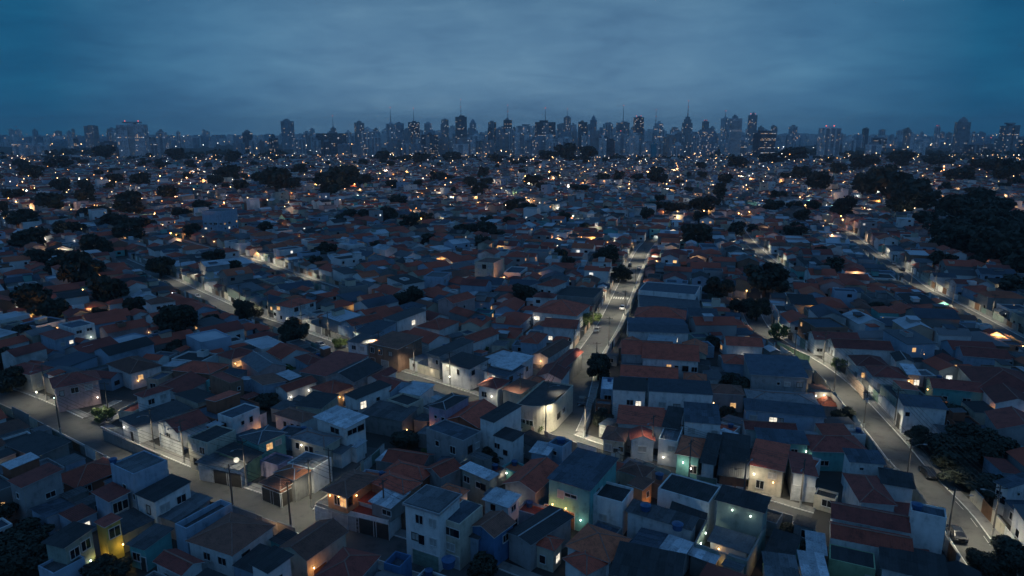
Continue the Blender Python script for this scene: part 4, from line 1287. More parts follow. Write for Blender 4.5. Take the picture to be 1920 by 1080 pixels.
def wall_thing(a, b, h, wc, t=0.16, gate=None, label=None, cat='wall', cap=True, z0=0.13):
    d = b - a
    L = d.length
    ang = math.atan2(d.y, d.x)
    root = bpy.data.objects.new('garden_wall', None)
    COL.objects.link(root)
    root.location = ((a.x + b.x) / 2, (a.y + b.y) / 2, 0)
    root.rotation_euler = (0, 0, ang)
    gx = None
    spans = [(-L / 2, L / 2)]
    if gate:
        gw = min(3.2, L * 0.5)
        gx = R.uniform(-L / 2 + gw / 2 + 0.3, L / 2 - gw / 2 - 0.3)
        spans = [(-L / 2, gx - gw / 2), (gx + gw / 2, L / 2)]
    for (xa, xb) in spans:
        mb = MB()
        mb.box(xa, xb, -t / 2, t / 2, 0, h)
        link('wall_panel', mb.mesh('wall_panel', [WALL[wc]]), root)
    if cap:
        for (xa, xb) in spans:
            cb = MB()
            cb.box(xa, xb, -t / 2 - .05, t / 2 + .05, h, h + .07)
            link('coping', cb.mesh('coping', [M_PAVE]), root)
    if gx is not None:
        gb = MB()
        gh = h - 0.1
        if gate == 'bars':
            gb.box(-gw / 2, gw / 2, -.03, .03, 0.1, 0.2)
            gb.box(-gw / 2, gw / 2, -.03, .03, gh - 0.1, gh)
            k = int(gw / 0.16)
            for i in range(k + 1):
                x = -gw / 2 + i * gw / k
                gb.box(x - .015, x + .015, -.015, .015, 0.2, gh - .1)
            mm = M_DARKFRAME
        else:
            k = int(gw / 0.3)
            for i in range(k):
                x = -gw / 2 + i * gw / k
                gb.box(x, x + gw / k, -.04 - .02 * (i % 2), .04, 0.05, gh)
            mm = {'shutter': M_SHUT, 'white': M_SHUTW, 'green': M_GREENDOOR, 'wood': M_DOORB, 'dark': M_DOORD}[gate]
        link('gate', gb.mesh('gate', [mm]), root, (gx, 0, 0))
    root['category'] = cat
    root['group'] = 'low walls along the streets and yards'
    if label:
        root['label'] = label
    WALLS.append((root, wc, gate, h))
    return root


def street_of(x, y):
    best = None
    for k, pts in STREET_XY.items():
        dd = (pts[:, 0] - x) ** 2 + (pts[:, 1] - y) ** 2
        i = int(np.argmin(dd))
        if best is None or dd[i] < best[0]:
            best = (dd[i], k, i)
    return math.sqrt(best[0]), best[1], best[2]


WALL_META = {}
for k in ('lamplit middle street', 'central avenue', 'right-hand road', 'far right road', 'front street', 'lane right of the crossing', 'side lane', 'upper left street', 'back lane'):
    p = resample(SMOOTH[k], 8.0)
    n = normals(p)
    hw = STREETS[k][1] + PAVE_W + 0.12
    for s in (-1, 1):
        for i in range(len(p) - 1):
            a, b = p[i] + n[i] * s * hw, p[i + 1] + n[i + 1] * s * hw
            m = (a + b) / 2
            if not (62 < m.y < 330):
                continue
            u, v = proj((m.x, m.y, 1.5))
            if not (-30 < u < 1950 and v < 1100):
                continue
            blocked = False
            for q in (0.05, 0.25, 0.5, 0.75, 0.95):
                c = a.lerp(b, q)
                ii, jj = int((c.x - GX0) / GS), int((c.y - GY0) / GS)
                if OCC[jj, ii] & 6 or in_other(c, k, 0.6):
                    blocked = True
            if blocked:
                continue
            mm = (a - b).normalized() * 0.08
            w = wall_thing(a - mm, b + mm, R.uniform(1.8, 2.9), R.choice(['white', 'cream', 'grey', 'white', 'concrete', 'peach', 'cream', 'sage']), gate=R.choice([None, 'bars', 'shutter', 'white', 'bars', 'wood', None, 'green']))
            WALL_META[w.name] = (k, s, m)
            sx, sm = rect_cells(m.x, m.y, (a - b).length, 0.8, math.atan2((b - a).y, (b - a).x))
            if sx is not None:
                OCC[sx] |= (sm * 8).astype(np.uint8)

# ------------------------------------------------------------------ fill the blocks: houses wherever the photograph shows packed roofs but none is read off singly
FILL = []
wallw = ['white'] * 8 + ['cream'] * 4 + ['grey'] * 5 + ['blue'] * 5 + ['sage', 'peach', 'pink', 'teal', 'concrete', 'concrete', 'lilac', 'brown', 'brick', 'brick', 'concrete']
roofw = ['red'] * 7 + ['maroon'] * 4 + ['brown'] * 2 + ['rust', 'rust', 'dark', 'dark', 'dark', 'navy', 'navy', 'navy', 'navy', 'slate', 'grey', 'grey', 'grey', 'light', 'light', 'light', 'greytile']
RF = random.Random(11)


def w_big(wr):
    return wr[1] > 8


def local_angle(x, y):
    d, k, i = street_of(x, y)
    pts = STREET_XY[k]
    j, i0 = min(i + 2, len(pts) - 1), max(i - 2, 0)
    a = math.atan2(pts[j, 1] - pts[i0, 1], pts[j, 0] - pts[i0, 0])
    while a > math.pi / 4:
        a -= math.pi / 2
    while a < -math.pi / 4:
        a += math.pi / 2
    return a


for (wr, dr, tries, tol) in (((7, 9.5), (9, 13), 2600, 0.0), ((5.5, 8), (7, 11), 9000, 0.0), ((4.5, 6.5), (5.5, 9), 14000, 0.0), ((3.2, 5), (4, 7), 20000, 0.03), ((2.4, 3.6), (2.6, 4.5), 18000, 0.05)):
    for _ in range(tries):
        y = 62 + (470 - 62) * RF.random() ** 1.0
        hwid = 0.80 * y + 25
        x = RF.uniform(-hwid, hwid)
        if not (GX0 + 10 < x < GX0 + GW * GS - 10):
            continue
        uu, vv = proj((x, y, 3))
        if (uu < 270 and vv > 985) or (vv > 1010 and w_big(wr)):
            continue
        ii, jj = int((x - GX0) / GS), int((y - GY0) / GS)
        if OCC[jj, ii]:
            continue
        a = local_angle(x, y) + RF.uniform(-.03, .03)
        w, d = RF.uniform(*wr), RF.uniform(*dr)
        if RF.random() < 0.4:
            w, d = d, w
        s, msk = rect_cells(x, y, w + 0.3, d + 0.3, a)
        if s is None:
            continue
        frac = (OCC[s].astype(bool) & msk).sum() / max(1, msk.sum())
        if frac > tol:
            continue
        OCC[s] |= (msk * 2).astype(np.uint8)
        FILL.append((x, y, w, d, a))


def lower_for_street(x, y, w, d, a, z):
    """the photograph shows the streets open: houses on their near side stay low enough to look over"""
    for zz in (z, 3.6, 3.0, 2.5):
        if zz > z:
            continue
        top = zz + .8 if zz > 3.1 else zz + .3
        hit = False
        for qx, qy in ((0, .5), (-.5, .5), (.5, .5), (.5, -.5), (-.5, -.5)):
            px_, py_ = rot2(qx * w, qy * d, a)
            px_, py_ = x + px_, y + py_
            k = top / (CAM_H - top)
            ii, jj = int((px_ * (1 + k) - GX0) / GS), int((py_ * (1 + k) - GY0) / GS)
            if 0 <= ii < GW and 0 <= jj < GH and OCC[jj, ii] & 1:
                hit = True
        if not hit:
            return zz
    return 2.5


def filler_style(x, y, w, d):
    ar = w * d
    small = ar < 34
    rc = RF.choice(roofw)
    sheet = ROOFC[rc][1] == 'sheet'
    if sheet:
        roof = RF.choice(['shed', 'shed', 'flat', 'flat', 'gable'])
    else:
        roof = RF.choice(['hip', 'gable', 'gable', 'hip', 'shed'])
    if small:
        z = RF.uniform(2.5, 3.4)
        roof = RF.choice(['shed', 'flat', 'shed'])
        if RF.random() < .5:
            rc = RF.choice(['dark', 'slate', 'grey', 'light', 'navy'])
    else:
        z = RF.choice([3.2, 3.4, 3.6, 3.8, 4.2, 4.4, 5.4, 6.0])
    return roof, rc, RF.choice(wallw), z


FILL.sort(key=lambda q: math.hypot(q[0], q[1]))
vis = []
rest = []
for q in FILL:
    u, v = proj((q[0], q[1], 2.5))
    inside = -10 < u < 1930 and v < 1085
    (vis if inside and len(vis) < 300 - NAMED else rest).append(q)
for (x, y, w, d, a) in vis:
    roof, rc, wc, z = filler_style(x, y, w, d)
    small = w * d < 34
    uu, vv = proj((x, y, 3))
    gloom = (uu < 345 and vv > 890) or (uu > 1640 and vv > 800)
    if gloom:      # the photograph has only low dark sheds and yards here
        roof, rc, wc, z = 'shed', RF.choice(['dark', 'slate', 'maroon', 'navy', 'dark']), RF.choice(['concrete', 'grey', 'blue']), min(z, 2.9)
    z = lower_for_street(x, y, w, d, a, z)
    if z < 2.2:
        continue
    h = House(cat='shed' if small and z < 3.5 else 'house', name='house' if not (small and z < 3.5) else 'shed')
    lamps = []
    if RF.random() < 0.22 and not gloom:
        lamps = [(RF.choice([0, 0, 1, 3]), RF.uniform(.15, .85), RF.uniform(2.0, 2.6), RF.choice('wwccog'), RF.choice([12, 25, 40, 80]))]
    h.at(x, y, w, d, a, z, roof=roof, rc=rc, wc=wc, lamps=lamps, oh=0.3 if not small else 0.12, seed=RF.randrange(1 << 30), pw=0.8 if not small else .4, faces=(0, 1) if x < 0 else (0, 3), dn=RF.choice([0, 1, 2, 3]), wlit=.14)
    if roof == 'flat' and RF.random() < .5 and w > 4 and d > 4:
        qx, qy = rot2(w * RF.uniform(-.2, .2), d * RF.uniform(-.2, .2), a)
        h.at(x + qx, y + qy, w * RF.uniform(.4, .6), d * RF.uniform(.4, .6), a, z + RF.uniform(1.4, 2.3), z0=z - .38, roof='shed', rc=RF.choice(['grey', 'slate', 'light', 'red']), wc=RF.choice(['brick', 'concrete', wc]), wins=[], oh=.15, dn=RF.choice([0, 1, 2, 3]))
    elif not small and RF.random() < .45:      # a lean-to in front or at the side
        f_ = RF.choice([0, 1, 3])
        aw, ad = (w * RF.uniform(.4, .8), RF.uniform(1.4, 2.2)) if f_ == 0 else (RF.uniform(1.3, 2.0), d * RF.uniform(.4, .8))
        ox_, oy_ = (0, -d / 2 - ad / 2 + .1) if f_ == 0 else ((w / 2 + aw / 2 - .1) * (1 if f_ == 1 else -1), 0)
        qx, qy = rot2(ox_, oy_, a)
        ii, jj = int((x + qx - GX0) / GS), int((y + qy - GY0) / GS)
        if 0 <= ii < GW and 0 <= jj < GH and not OCC[jj, ii] & 1:
            h.at(x + qx, y + qy, aw, ad, a, RF.uniform(2.2, 2.7), roof='shed', rc=RF.choice(['grey', 'slate', 'light', 'navy', 'maroon']), wc=RF.choice(['brick', 'concrete', wc]), wins=[], oh=.1, dn={0: 0, 1: 1, 3: 3}[f_])
    finish(h)


# ------------------------------------------------------------------ farther houses: one mass, each still walls, roof and windows
def mat_far(name, col):
    return mat_wear(name, col, amt=0.55, scale=0.09, streak=False, bump=0)


FARMATS, FIDX = [], {}


def fm(name, mat):
    FIDX[name] = len(FARMATS)
    FARMATS.append(mat)


for k in ('white', 'cream', 'grey', 'blue', 'pink', 'teal', 'concrete', 'peach', 'sage', 'brown'):
    fm('w_' + k, mat_far('far_wall_' + k, WALLC[k]))
for k in ('red', 'rust', 'brown', 'maroon', 'greytile', 'dark', 'navy', 'grey', 'light', 'slate'):
    fm('r_' + k, mat_far('far_roof_' + k, tuple(c * 0.95 for c in ROOFC[k][0])))
fm('glass', M_GLASS)
M_FARW = mat_emit('far_window_warm', (1.0, 0.55, 0.22), 0.9, False, 0.15)
M_FARC = mat_emit('far_window_cool', (0.95, 0.93, 0.85), 0.9, False, 0.15)
fm('warm', M_FARW)
fm('cool', M_FARC)
FAR = MB()
RG = random.Random(23)
DOTS = []          # small lamps of the far city: x, y, z, colour, size


def far_house(x, y, w, d, a, z, roof, rc, wc, dist, z0=0.0):
    c, s = math.cos(a), math.sin(a)

    def T(px_, py_, pz):
        return (x + px_ * c - py_ * s, y + px_ * s + py_ * c, pz)
    W, D = w / 2, d / 2
    wm, rm = FIDX['w_' + wc], FIDX['r_' + rc]
    base = [(-W, -D), (W, -D), (W, D), (-W, D)]
    vs = [T(*p, z0) for p in base] + [T(*p, z) for p in base]
    FAR.add(vs, [(0, 1, 5, 4), (1, 2, 6, 5), (2, 3, 7, 6), (3, 0, 4, 7)], wm)
    if roof == 'flat':
        i = 0.2
        b2 = [(-W + i, -D + i), (W - i, -D + i), (W - i, D - i), (-W + i, D - i)]
        vs = [T(*p, z) for p in base] + [T(*p, z) for p in b2] + [T(*p, z - 0.35) for p in b2]
        FAR.add(vs, [(0, 1, 5, 4), (1, 2, 6, 5), (2, 3, 7, 6), (3, 0, 4, 7), (4, 5, 9, 8), (5, 6, 10, 9), (6, 7, 11, 10), (7, 4, 8, 11)], wm)
        FAR.add(vs[8:], [(0, 1, 2, 3)], rm)
    elif roof == 'shed':
        e = 0.25
        o = [(-W - e, -D - e), (W + e, -D - e), (W + e, D + e), (-W - e, D + e)]
        hz = [0.05, 0.05, 0.05 + d * .08, 0.05 + d * .08]
        vs = [T(*p, z + k) for p, k in zip(o, hz)] + [T(*p, z + k + .12) for p, k in zip(o, hz)]
        FAR.add(vs, [(4, 5, 6, 7), (3, 2, 1, 0), (0, 1, 5, 4), (1, 2, 6, 5), (2, 3, 7, 6), (3, 0, 4, 7)], rm)
        FAR.add([T(W, -D, z), T(W, D, z), T(W, D, z + d * .08), T(-W, -D, z), T(-W, D, z), T(-W, D, z + d * .08)], [(0, 1, 2), (4, 3, 5)], wm)
    else:
        if w < d:
            # turn so that the ridge runs along the long side
            a += math.pi / 2
            c, s = math.cos(a), math.sin(a)
            W, D = D, W
        e = 0.3
        k = 0.40
        ins = W + e if roof == 'gable' else max(0.0, W - D)
        ze, zt = z - e * k + .05, z + D * k + .05
        vs = [T(-W - e, -D - e, ze), T(W + e, -D - e, ze), T(W + e, D + e, ze), T(-W - e, D + e, ze), T(-ins, 0, zt), T(ins, 0, zt)]
        FAR.add(vs, [(0, 1, 5, 4), (2, 3, 4, 5)], rm)
        if roof == 'hip':
            FAR.add(vs, [(1, 2, 5), (3, 0, 4)], rm)
        else:
            FAR.add([T(-W, -D, z), T(-W, D, z), T(-W, 0, z + D * k), T(W, -D, z), T(W, D, z), T(W, 0, z + D * k)], [(1, 0, 2), (3, 4, 5)], wm)
    if dist < 900:
        # windows on the two walls turned to the camera
        c, s = math.cos(a), math.sin(a)
        for (fx, fy, L, off) in ((0, -1, 2 * W, D), (1 if x < 0 else -1, 0, 2 * D, W)):
            nf = max(1, int((z - z0 + .3) / 2.9))
            for f in range(nf):
                m = max(1, int(L / (3.4 if dist < 500 else 4.5)))
                for i in range(m):
                    if RG.random() > (0.6 if dist < 500 else .4):
                        continue
                    t = (i + .5 + RG.uniform(-.15, .15)) / m * L - L / 2
                    zz = z0 + 1.5 + 2.9 * f
                    if zz + .7 > z - .2:
                        continue
                    hw_ = RG.choice((.5, .6, .75))
                    r_ = RG.random()
                    mi = FIDX['warm'] if r_ < .06 else FIDX['cool'] if r_ < .10 else FIDX['glass']
                    o = off + .04
                    if fy:
                        q = [T(t - hw_, -o, zz - .5), T(t + hw_, -o, zz - .5), T(t + hw_, -o, zz + .6), T(t - hw_, -o, zz + .6)]
                    elif fx > 0:
                        q = [T(o, t - hw_, zz - .5), T(o, t + hw_, zz - .5), T(o, t + hw_, zz + .6), T(o, t - hw_, zz + .6)]
                    else:
                        q = [T(-o, t + hw_, zz - .5), T(-o, t - hw_, zz - .5), T(-o, t - hw_, zz + .6), T(-o, t + hw_, zz + .6)]
                    FAR.add(q, [(0, 1, 2, 3)], mi)


FWALL = ['white'] * 11 + ['cream'] * 3 + ['grey'] * 4 + ['blue'] * 4 + ['pink', 'teal', 'concrete', 'concrete', 'concrete', 'peach', 'sage', 'brown']
FROOF = ['red'] * 8 + ['maroon'] * 3 + ['brown'] * 2 + ['rust', 'rust', 'dark', 'dark', 'navy', 'navy', 'navy', 'navy', 'slate', 'grey', 'grey', 'grey', 'light', 'light', 'light', 'greytile']


def far_any(x, y, w, d, a, dist, tall=False):
    rc = RG.choice(FROOF)
    sheet = ROOFC[rc][1] == 'sheet'
    roof = RG.choice(['shed', 'flat', 'flat', 'gable']) if sheet else RG.choice(['hip', 'gable', 'gable'])
    small = w * d < 34
    z = RG.uniform(2.5, 3.4) if small else RG.choice([3.2, 3.4, 3.6, 3.8, 4.2, 4.4, 5.4, 6.0])
    if y < 480 and GX0 < x < GX0 + GW * GS:
        z = lower_for_street(x, y, w, d, a, z)
    if not small and z > 3.3 and dist > 450 and RG.random() < .03:
        z, roof = RG.uniform(8, 11), 'flat'
    wc = RG.choice(FWALL)
    far_house(x, y, w, d, a, z, roof, rc, wc, dist)
    if z < 7 and not small and RG.random() < .38:      # rooftop rooms, stair heads, lean-tos
        c, s = math.cos(a), math.sin(a)
        bx, by = RG.uniform(-.25, .25) * w, RG.uniform(-.45, .3) * d
        far_house(x + bx * c - by * s, y + bx * s + by * c, RG.uniform(1.8, 3.4), RG.uniform(1.8, 3.4), a, z + RG.uniform(.9, 2.2), RG.choice(['flat', 'shed', 'shed']), RG.choice(['grey', 'slate', 'light', 'navy', 'red']), RG.choice(FWALL), 2000, z0=z - .4)
    if dist > 200 and RG.random() < (0.24 if dist < 500 else 0.27) * (.35 + 1.5 * max(0, math.sin(x * .019 + 1.3 * math.sin(y * .008)) * math.sin(y * .015 + 2))):
        kd = RG.choices('wcgo', [6, 4, .5, 4.5])[0]
        c, s = math.cos(a), math.sin(a)
        off = d / 2 + .5
        tx = RG.uniform(-.4, .4) * w
        DOTS.append((x + tx * c + off * s, y + tx * s - off * c, RG.uniform(2.0, max(2.4, z - .4)), kd, RG.choice([.4, .6, .8, 1.0, 1.3])))


for (x, y, w, d, a) in rest:
    far_any(x, y, w, d, a, math.hypot(x, y))
# beyond the raster: lots in rows, each quarter with its own bearing
SEEDS = []
for _ in range(70):
    y = RG.uniform(350, 1900)
    x = RG.uniform(-.85, .85) * y
    b = D2R(-38) if x < .2 * y else D2R(-10)
    SEEDS.append((x, y, b + RG.uniform(-.22, .22)))
sa = np.array([(s[0], s[1]) for s in SEEDS])
treexy = np.array([(t[0], t[1], t[2]) for t in TREE_DATA])


def free_far(x, y, r):
    if abs(x) > .79 * y + 20 or not (80 < y < 1800):
        return False
    if GX0 + 2 < x < GX0 + GW * GS - 2 and y < 470:
        return False
    dd = np.hypot(treexy[:, 0] - x, treexy[:, 1] - y)
    if (dd < treexy[:, 2] * .55 + r * .4).any():
        return False
    return True


AVX = [p for p in SMOOTH['central avenue'] if p.y > 350]
avx = np.array([(p.x, p.y) for p in AVX] + [(0.0, -500.0)])
FAR_LAMPS = []
for si, (sx_, sy_, sa_) in enumerate(SEEDS):
    c, s = math.cos(sa_), math.sin(sa_)
    t = -330.0
    while t < 330:
        for row in (0, 1):
            t0 = t + (4.5 if row == 0 else 29.5)
            q = -330.0
            while q < 330:
                w = RG.uniform(4.6, 8.2)
                cx_, cy_ = sx_ + (q + w / 2) * c - (t0 + 12) * s, sy_ + (q + w / 2) * s + (t0 + 12) * c
                q += w + (RG.random() < .12) * RG.uniform(1, 4)
                if int((q + 330) / 112) != int((q + 330 - w) / 112):
                    q += 8
                    continue
                if not free_far(cx_, cy_, 5):
                    continue
                if int(np.argmin((sa[:, 0] - cx_) ** 2 + (sa[:, 1] - cy_) ** 2)) != si:
                    continue
                if np.min((avx[:, 0] - cx_) ** 2 + (avx[:, 1] - cy_) ** 2) < 14 ** 2:
                    continue
                if RG.random() < .05:
                    continue
                dist = math.hypot(cx_, cy_)
                fd, bd = RG.uniform(7, 12), RG.uniform(4.5, 9)
                sg = -1 if row == 0 else 1
                o1 = sg * (11.5 - fd / 2 - RG.uniform(0, 2.0))
                far_any(cx_ - o1 * s, cy_ + o1 * c, w - .1, fd, sa_, dist)
                if RG.random() < .85:
                    o2 = -sg * (11 - bd / 2)
                    far_any(cx_ - o2 * s, cy_ + o2 * c, w * RG.uniform(.5, .98), bd, sa_, dist)
        q = -320.0
        while q < 330:
            q += RG.uniform(28, 40)
            cx_, cy_ = sx_ + q * c - t * s, sy_ + q * s + t * c
            if free_far(cx_, cy_, 1) and int(np.argmin((sa[:, 0] - cx_) ** 2 + (sa[:, 1] - cy_) ** 2)) == si and RG.random() < .65:
                FAR_LAMPS.append((cx_, cy_))
        t += 58.0
fo = link('far_houses', FAR.mesh('far_houses', FARMATS))
tag(fo, 'dense mass of low roofs and walls spreading to the skyline', 'houses', None, 'stuff')

# ------------------------------------------------------------------ trees
RT = random.Random(5)
TRUNKS = {}


def crown_mesh(seed, n, leaf, mat):
    r = random.Random(seed)
    lobes = [(0, 0, 0.0, .60)]
    for i in range(13):
        a = r.uniform(0, 2 * math.pi)
        e = r.uniform(-.75, 1.0)
        rr = r.uniform(.45, .78)
        lobes.append((math.cos(a) * rr * math.cos(e), math.sin(a) * rr * math.cos(e), math.sin(e) * .7, r.uniform(.18, .42)))
    b = MB()
    for i in range(n):
        lx, ly, lz, lr = r.choice(lobes)
        v = Vector((r.gauss(0, 1), r.gauss(0, 1), r.gauss(0, 1))).normalized()
        k = lr * r.uniform(.62, 1.08)
        c = Vector((lx, ly, lz)) + v * k
        c.z *= .85
        nrm = (v + Vector((r.gauss(0, .6), r.gauss(0, .6), r.gauss(0, .6)))).normalized()
        u = nrm.orthogonal().normalized()
        w = nrm.cross(u)
        a = r.uniform(0, math.pi)
        u, w = u * math.cos(a) + w * math.sin(a), w * math.cos(a) - u * math.sin(a)
        s1, s2 = leaf * r.uniform(.6, 1.4), leaf * r.uniform(.4, .9)
        b.quad(c - u * s1, c - w * s2, c + u * s1, c + w * s2)
    return b.mesh('crown', [mat])


CROWNS = {'near': [crown_mesh(100 + i, 6000, .080, M_LEAF) for i in range(4)], 'mid': [crown_mesh(200 + i, 1900, .125, M_LEAF) for i in range(4)],
          'far': [crown_mesh(300 + i, 520, .20, M_LEAF) for i in range(4)]}
BUSH = [crown_mesh(400 + i, 900, .11, M_LEAF2) for i in range(2)]


def trunk_mesh(seed):
    r = random.Random(seed)
    b = MB()
    b.tube((0, 0, -.05), (r.uniform(-.04, .04), 0, .55), .085, .06, 7)
    for i in range(5):
        a = i * 1.26 + r.uniform(-.3, .3)
        b.tube((0, 0, .48), (math.cos(a) * .45, math.sin(a) * .45, r.uniform(.85, 1.2)), .045, .015, 5)
    return b.mesh('trunk', [M_BARK])


TRUNKM = [trunk_mesh(i) for i in range(3)]
TREES_OUT = []


def tree(x, y, r, hf, near):
    root = bpy.data.objects.new('tree', None)
    COL.objects.link(root)
    root.location = (x, y, 0)
    root.rotation_euler = (0, 0, RT.uniform(0, 6.28))
    hf *= 1.04
    c = link('crown', RT.choice(CROWNS[near]), root, (0, 0, r * (.66 * hf + .20)))
    c.scale = (r, r * RT.uniform(.85, 1.05), r * hf * RT.uniform(.92, 1.05))
    t = link('trunk', RT.choice(TRUNKM), root)
    t.scale = (r, r, r * (.30 + .45 * hf))
    root['category'] = 'tree'
    root['group'] = 'dark trees among the roofs'
    TREES_OUT.append((root, r, hf))
    return root


for (x, y, r, hf) in TREE_DATA:
    d = math.hypot(x, y)
    tree(x, y, r, hf, 'near' if d < 260 else 'mid' if d < 600 else 'far')
# street trees too small to be read off one by one, scattered through the farther blocks
RS = random.Random(77)
k = 0
while k < 160:
    y = 260 + 1220 * RS.random() ** .9
    x = RS.uniform(-.76, .76) * y
    r = RS.uniform(3.0, 6.5) * (1 + y / 1900)
    k += 1
    tree(x, y, r, RS.uniform(.7, 1.0), 'far' if y > 560 else 'mid')
# belt of woods at the foot of the towers
tb = MB()
for i in range(560):
    y = RS.uniform(1480, 2300)
    x = RS.uniform(-.8, .8) * y
    dens = .35 + .65 * (abs(math.sin(x * .0043 + 1.3)) ** 2)
    if x > .35 * y:
        dens = 1.0
    elif abs(x + .02 * y) < .30 * y and y > 1620:
        continue
    if RS.random() > dens:
        continue
    r = RS.uniform(8, 17)
    for q in range(34):
        v = Vector((RS.gauss(0, 1), RS.gauss(0, 1), abs(RS.gauss(0, .7))))
        v = v.normalized() * r * RS.uniform(.6, 1.05)
        c = Vector((x, y, 0)) + Vector((v.x * 1.3, v.y, v.z * .75 + 2))
        u = Vector((RS.gauss(0, 1), RS.gauss(0, 1), RS.gauss(0, 1))).normalized()
        w = u.orthogonal().normalized()
        s_ = r * .30
        tb.quad(c - u * s_, c - w * s_, c + u * s_, c + w * s_)
tag(link('woods', tb.mesh('woods', [M_LEAF])), 'dark belt of woods at the foot of the towers', None, None, 'stuff')

# shrubs and small garden plants near lamps
BUSHES = []
for (u, v, wpx, lab) in ((1572, 694, 30, 'bright green lamp-lit shrub beside the right-hand road'), (640, 652, 30, 'small green street tree lit from below on the middle street'),
                         (1413, 908, 26, 'green bush at the foot of the colourful lit front'), (1214, 1018, 34, 'garden bush beside the glowing lamp at the bottom edge'),
                         (797, 858, 22, 'pale green lit bush behind the large grey house'), (908, 664, 22, 'lit green bush between white houses left of the avenue'),
                         (541, 706, 30, 'green bush beside a warm patio lamp, left of the middle blocks'), (200, 790, 46, 'dark bush on the corner of the front street'),
                         (895, 925, 30, 'bush with a small lamp behind the white three-storey house'), (1108, 610, 40, 'dark garden bush on the left verge of the avenue'),
                         (1010, 812, 24, 'lamp-lit planting on the verge at the crossing'), (1460, 638, 40, 'dark hedge above the green wall of the right-hand road')):
    p = up(u, v)
    dep = p.y * math.cos(PITCH) + CAM_H * math.sin(PITCH)
    r = wpx * .5 * dep / FPX
    root = bpy.data.objects.new('bush', None)
    COL.objects.link(root)
    root.location = (p.x, p.y, 0)
    c = link('foliage', RT.choice(BUSH), root, (0, 0, r * .8))
    c.scale = (r, r, r)
    st = link('stem', RT.choice(TRUNKM), root)
    st.scale = (r * .6, r * .6, r * .6)
    tag(root, lab, 'bush', 'garden bushes')
    BUSHES.append(root)

# ------------------------------------------------------------------ utility poles and street lamps
SPOTS = {}


def spot(parent, loc, power, col=(1.0, .91, .66), size=128):
    key = (power, col, size)
    if key not in SPOTS:
        d = bpy.data.lights.new('street_light', 'SPOT')
        d.energy = power * K_STREET
        d.color = col
        d.spot_size = D2R(size)
        d.spot_blend = .6
        d.shadow_soft_size = .2
        SPOTS[key] = d
    return link('street_light', SPOTS[key], parent, loc)


def pole_mesh():
    if 'pole' not in CACHE:
        b = MB()
        b.tube((0, 0, 0), (0, 0, 8.6), .16, .10, 8)
        CACHE['pole'] = b.mesh('pole', [M_CONC])
        b = MB()
        b.tube((0, 0, .02), (0, 0, 1.5), .185, .18, 8)
        CACHE['pole_base'] = b.mesh('painted_base', [M_POLEWHITE])
        b = MB()
        b.box(-.95, .95, -.05, .05, 8.1, 8.2)
        for x in (-.85, -.3, .3, .85):
            b.tube((x, 0, 8.17), (x, 0, 8.42), .04, .03, 6)
        CACHE['crossarm'] = b.mesh('crossarm', [M_DARKFRAME])
        b = MB()
        b.tube((.1, 0, 7.0), (1.2, 0, 7.55), .035, .03, 6)
        b.tube((1.2, 0, 7.55), (2.0, 0, 7.62), .03, .03, 6)
        CACHE['lamp_arm'] = b.mesh('lamp_arm', [M_STEEL])
        b = MB()
        b.add([(1.9, -.08, 7.56), (2.0, -.15, 7.55), (2.5, -.13, 7.55), (2.62, 0, 7.56), (2.5, .13, 7.55), (2.0, .15, 7.55), (1.9, .08, 7.56),
               (1.9, -.05, 7.66), (2.1, -.08, 7.72), (2.5, -.06, 7.68), (2.6, 0, 7.62), (2.5, .06, 7.68), (2.1, .08, 7.72), (1.9, .05, 7.66)],
              [(i, (i + 1) % 7, 7 + (i + 1) % 7, 7 + i) for i in range(7)] + [(7, 8, 9, 10, 11, 12, 13)])
        CACHE['lamp_head'] = b.mesh('lamp_head', [M_STEEL])
        b = MB()
        b.box(2.04, 2.48, -.10, .10, 7.535, 7.546)
        CACHE['lens'] = b.mesh('lens', [M_LENS])
        b = MB()
        b.tube((0, -.38, 6.2), (0, -.38, 7.1), .22, .22, 8)
        CACHE['transformer'] = b.mesh('transformer', [M_SHUT])
    return CACHE


POLES = []


def utility_pole(u, v, power, street=None, trans=False):
    p = up(u, v)
    pm = pole_mesh()
    best = None
    for k, pts in SMOOTH.items():
        if street and k != street:
            continue
        for i, q in enumerate(pts):
            d = (q - p.to_2d()).length
            if best is None or d < best[0]:
                best = (d, k, i)
    _, k, i = best
    q = SMOOTH[k][i]
    n = normals(SMOOTH[k])[i]
    side = 1 if (p.to_2d() - q).dot(n) > 0 else -1
    pos = q + n * side * (STREETS[k][1] + .5)
    root = bpy.data.objects.new('street_lamp' if power else 'utility_pole', None)
    COL.objects.link(root)
    root.location = (pos.x, pos.y, .13)
    dirn = -n * side
    root.rotation_euler = (0, 0, math.atan2(dirn.y, dirn.x))
    link('pole', pm['pole'], root)
    link('painted_base', pm['pole_base'], root)
    link('crossarm', pm['crossarm'], root)
    if power:
        link('lamp_arm', pm['lamp_arm'], root)
        h = link('lamp_head', pm['lamp_head'], root)
        link('lens', pm['lens'], h)
        spot(root, (2.3, 0, 7.42), power)
    if trans:
        link('transformer', pm['transformer'], root)
    root['category'] = 'street lamp' if power else 'utility pole'
    root['group'] = 'poles along the ' + k
    POLES.append((root, k, i, side, pos))


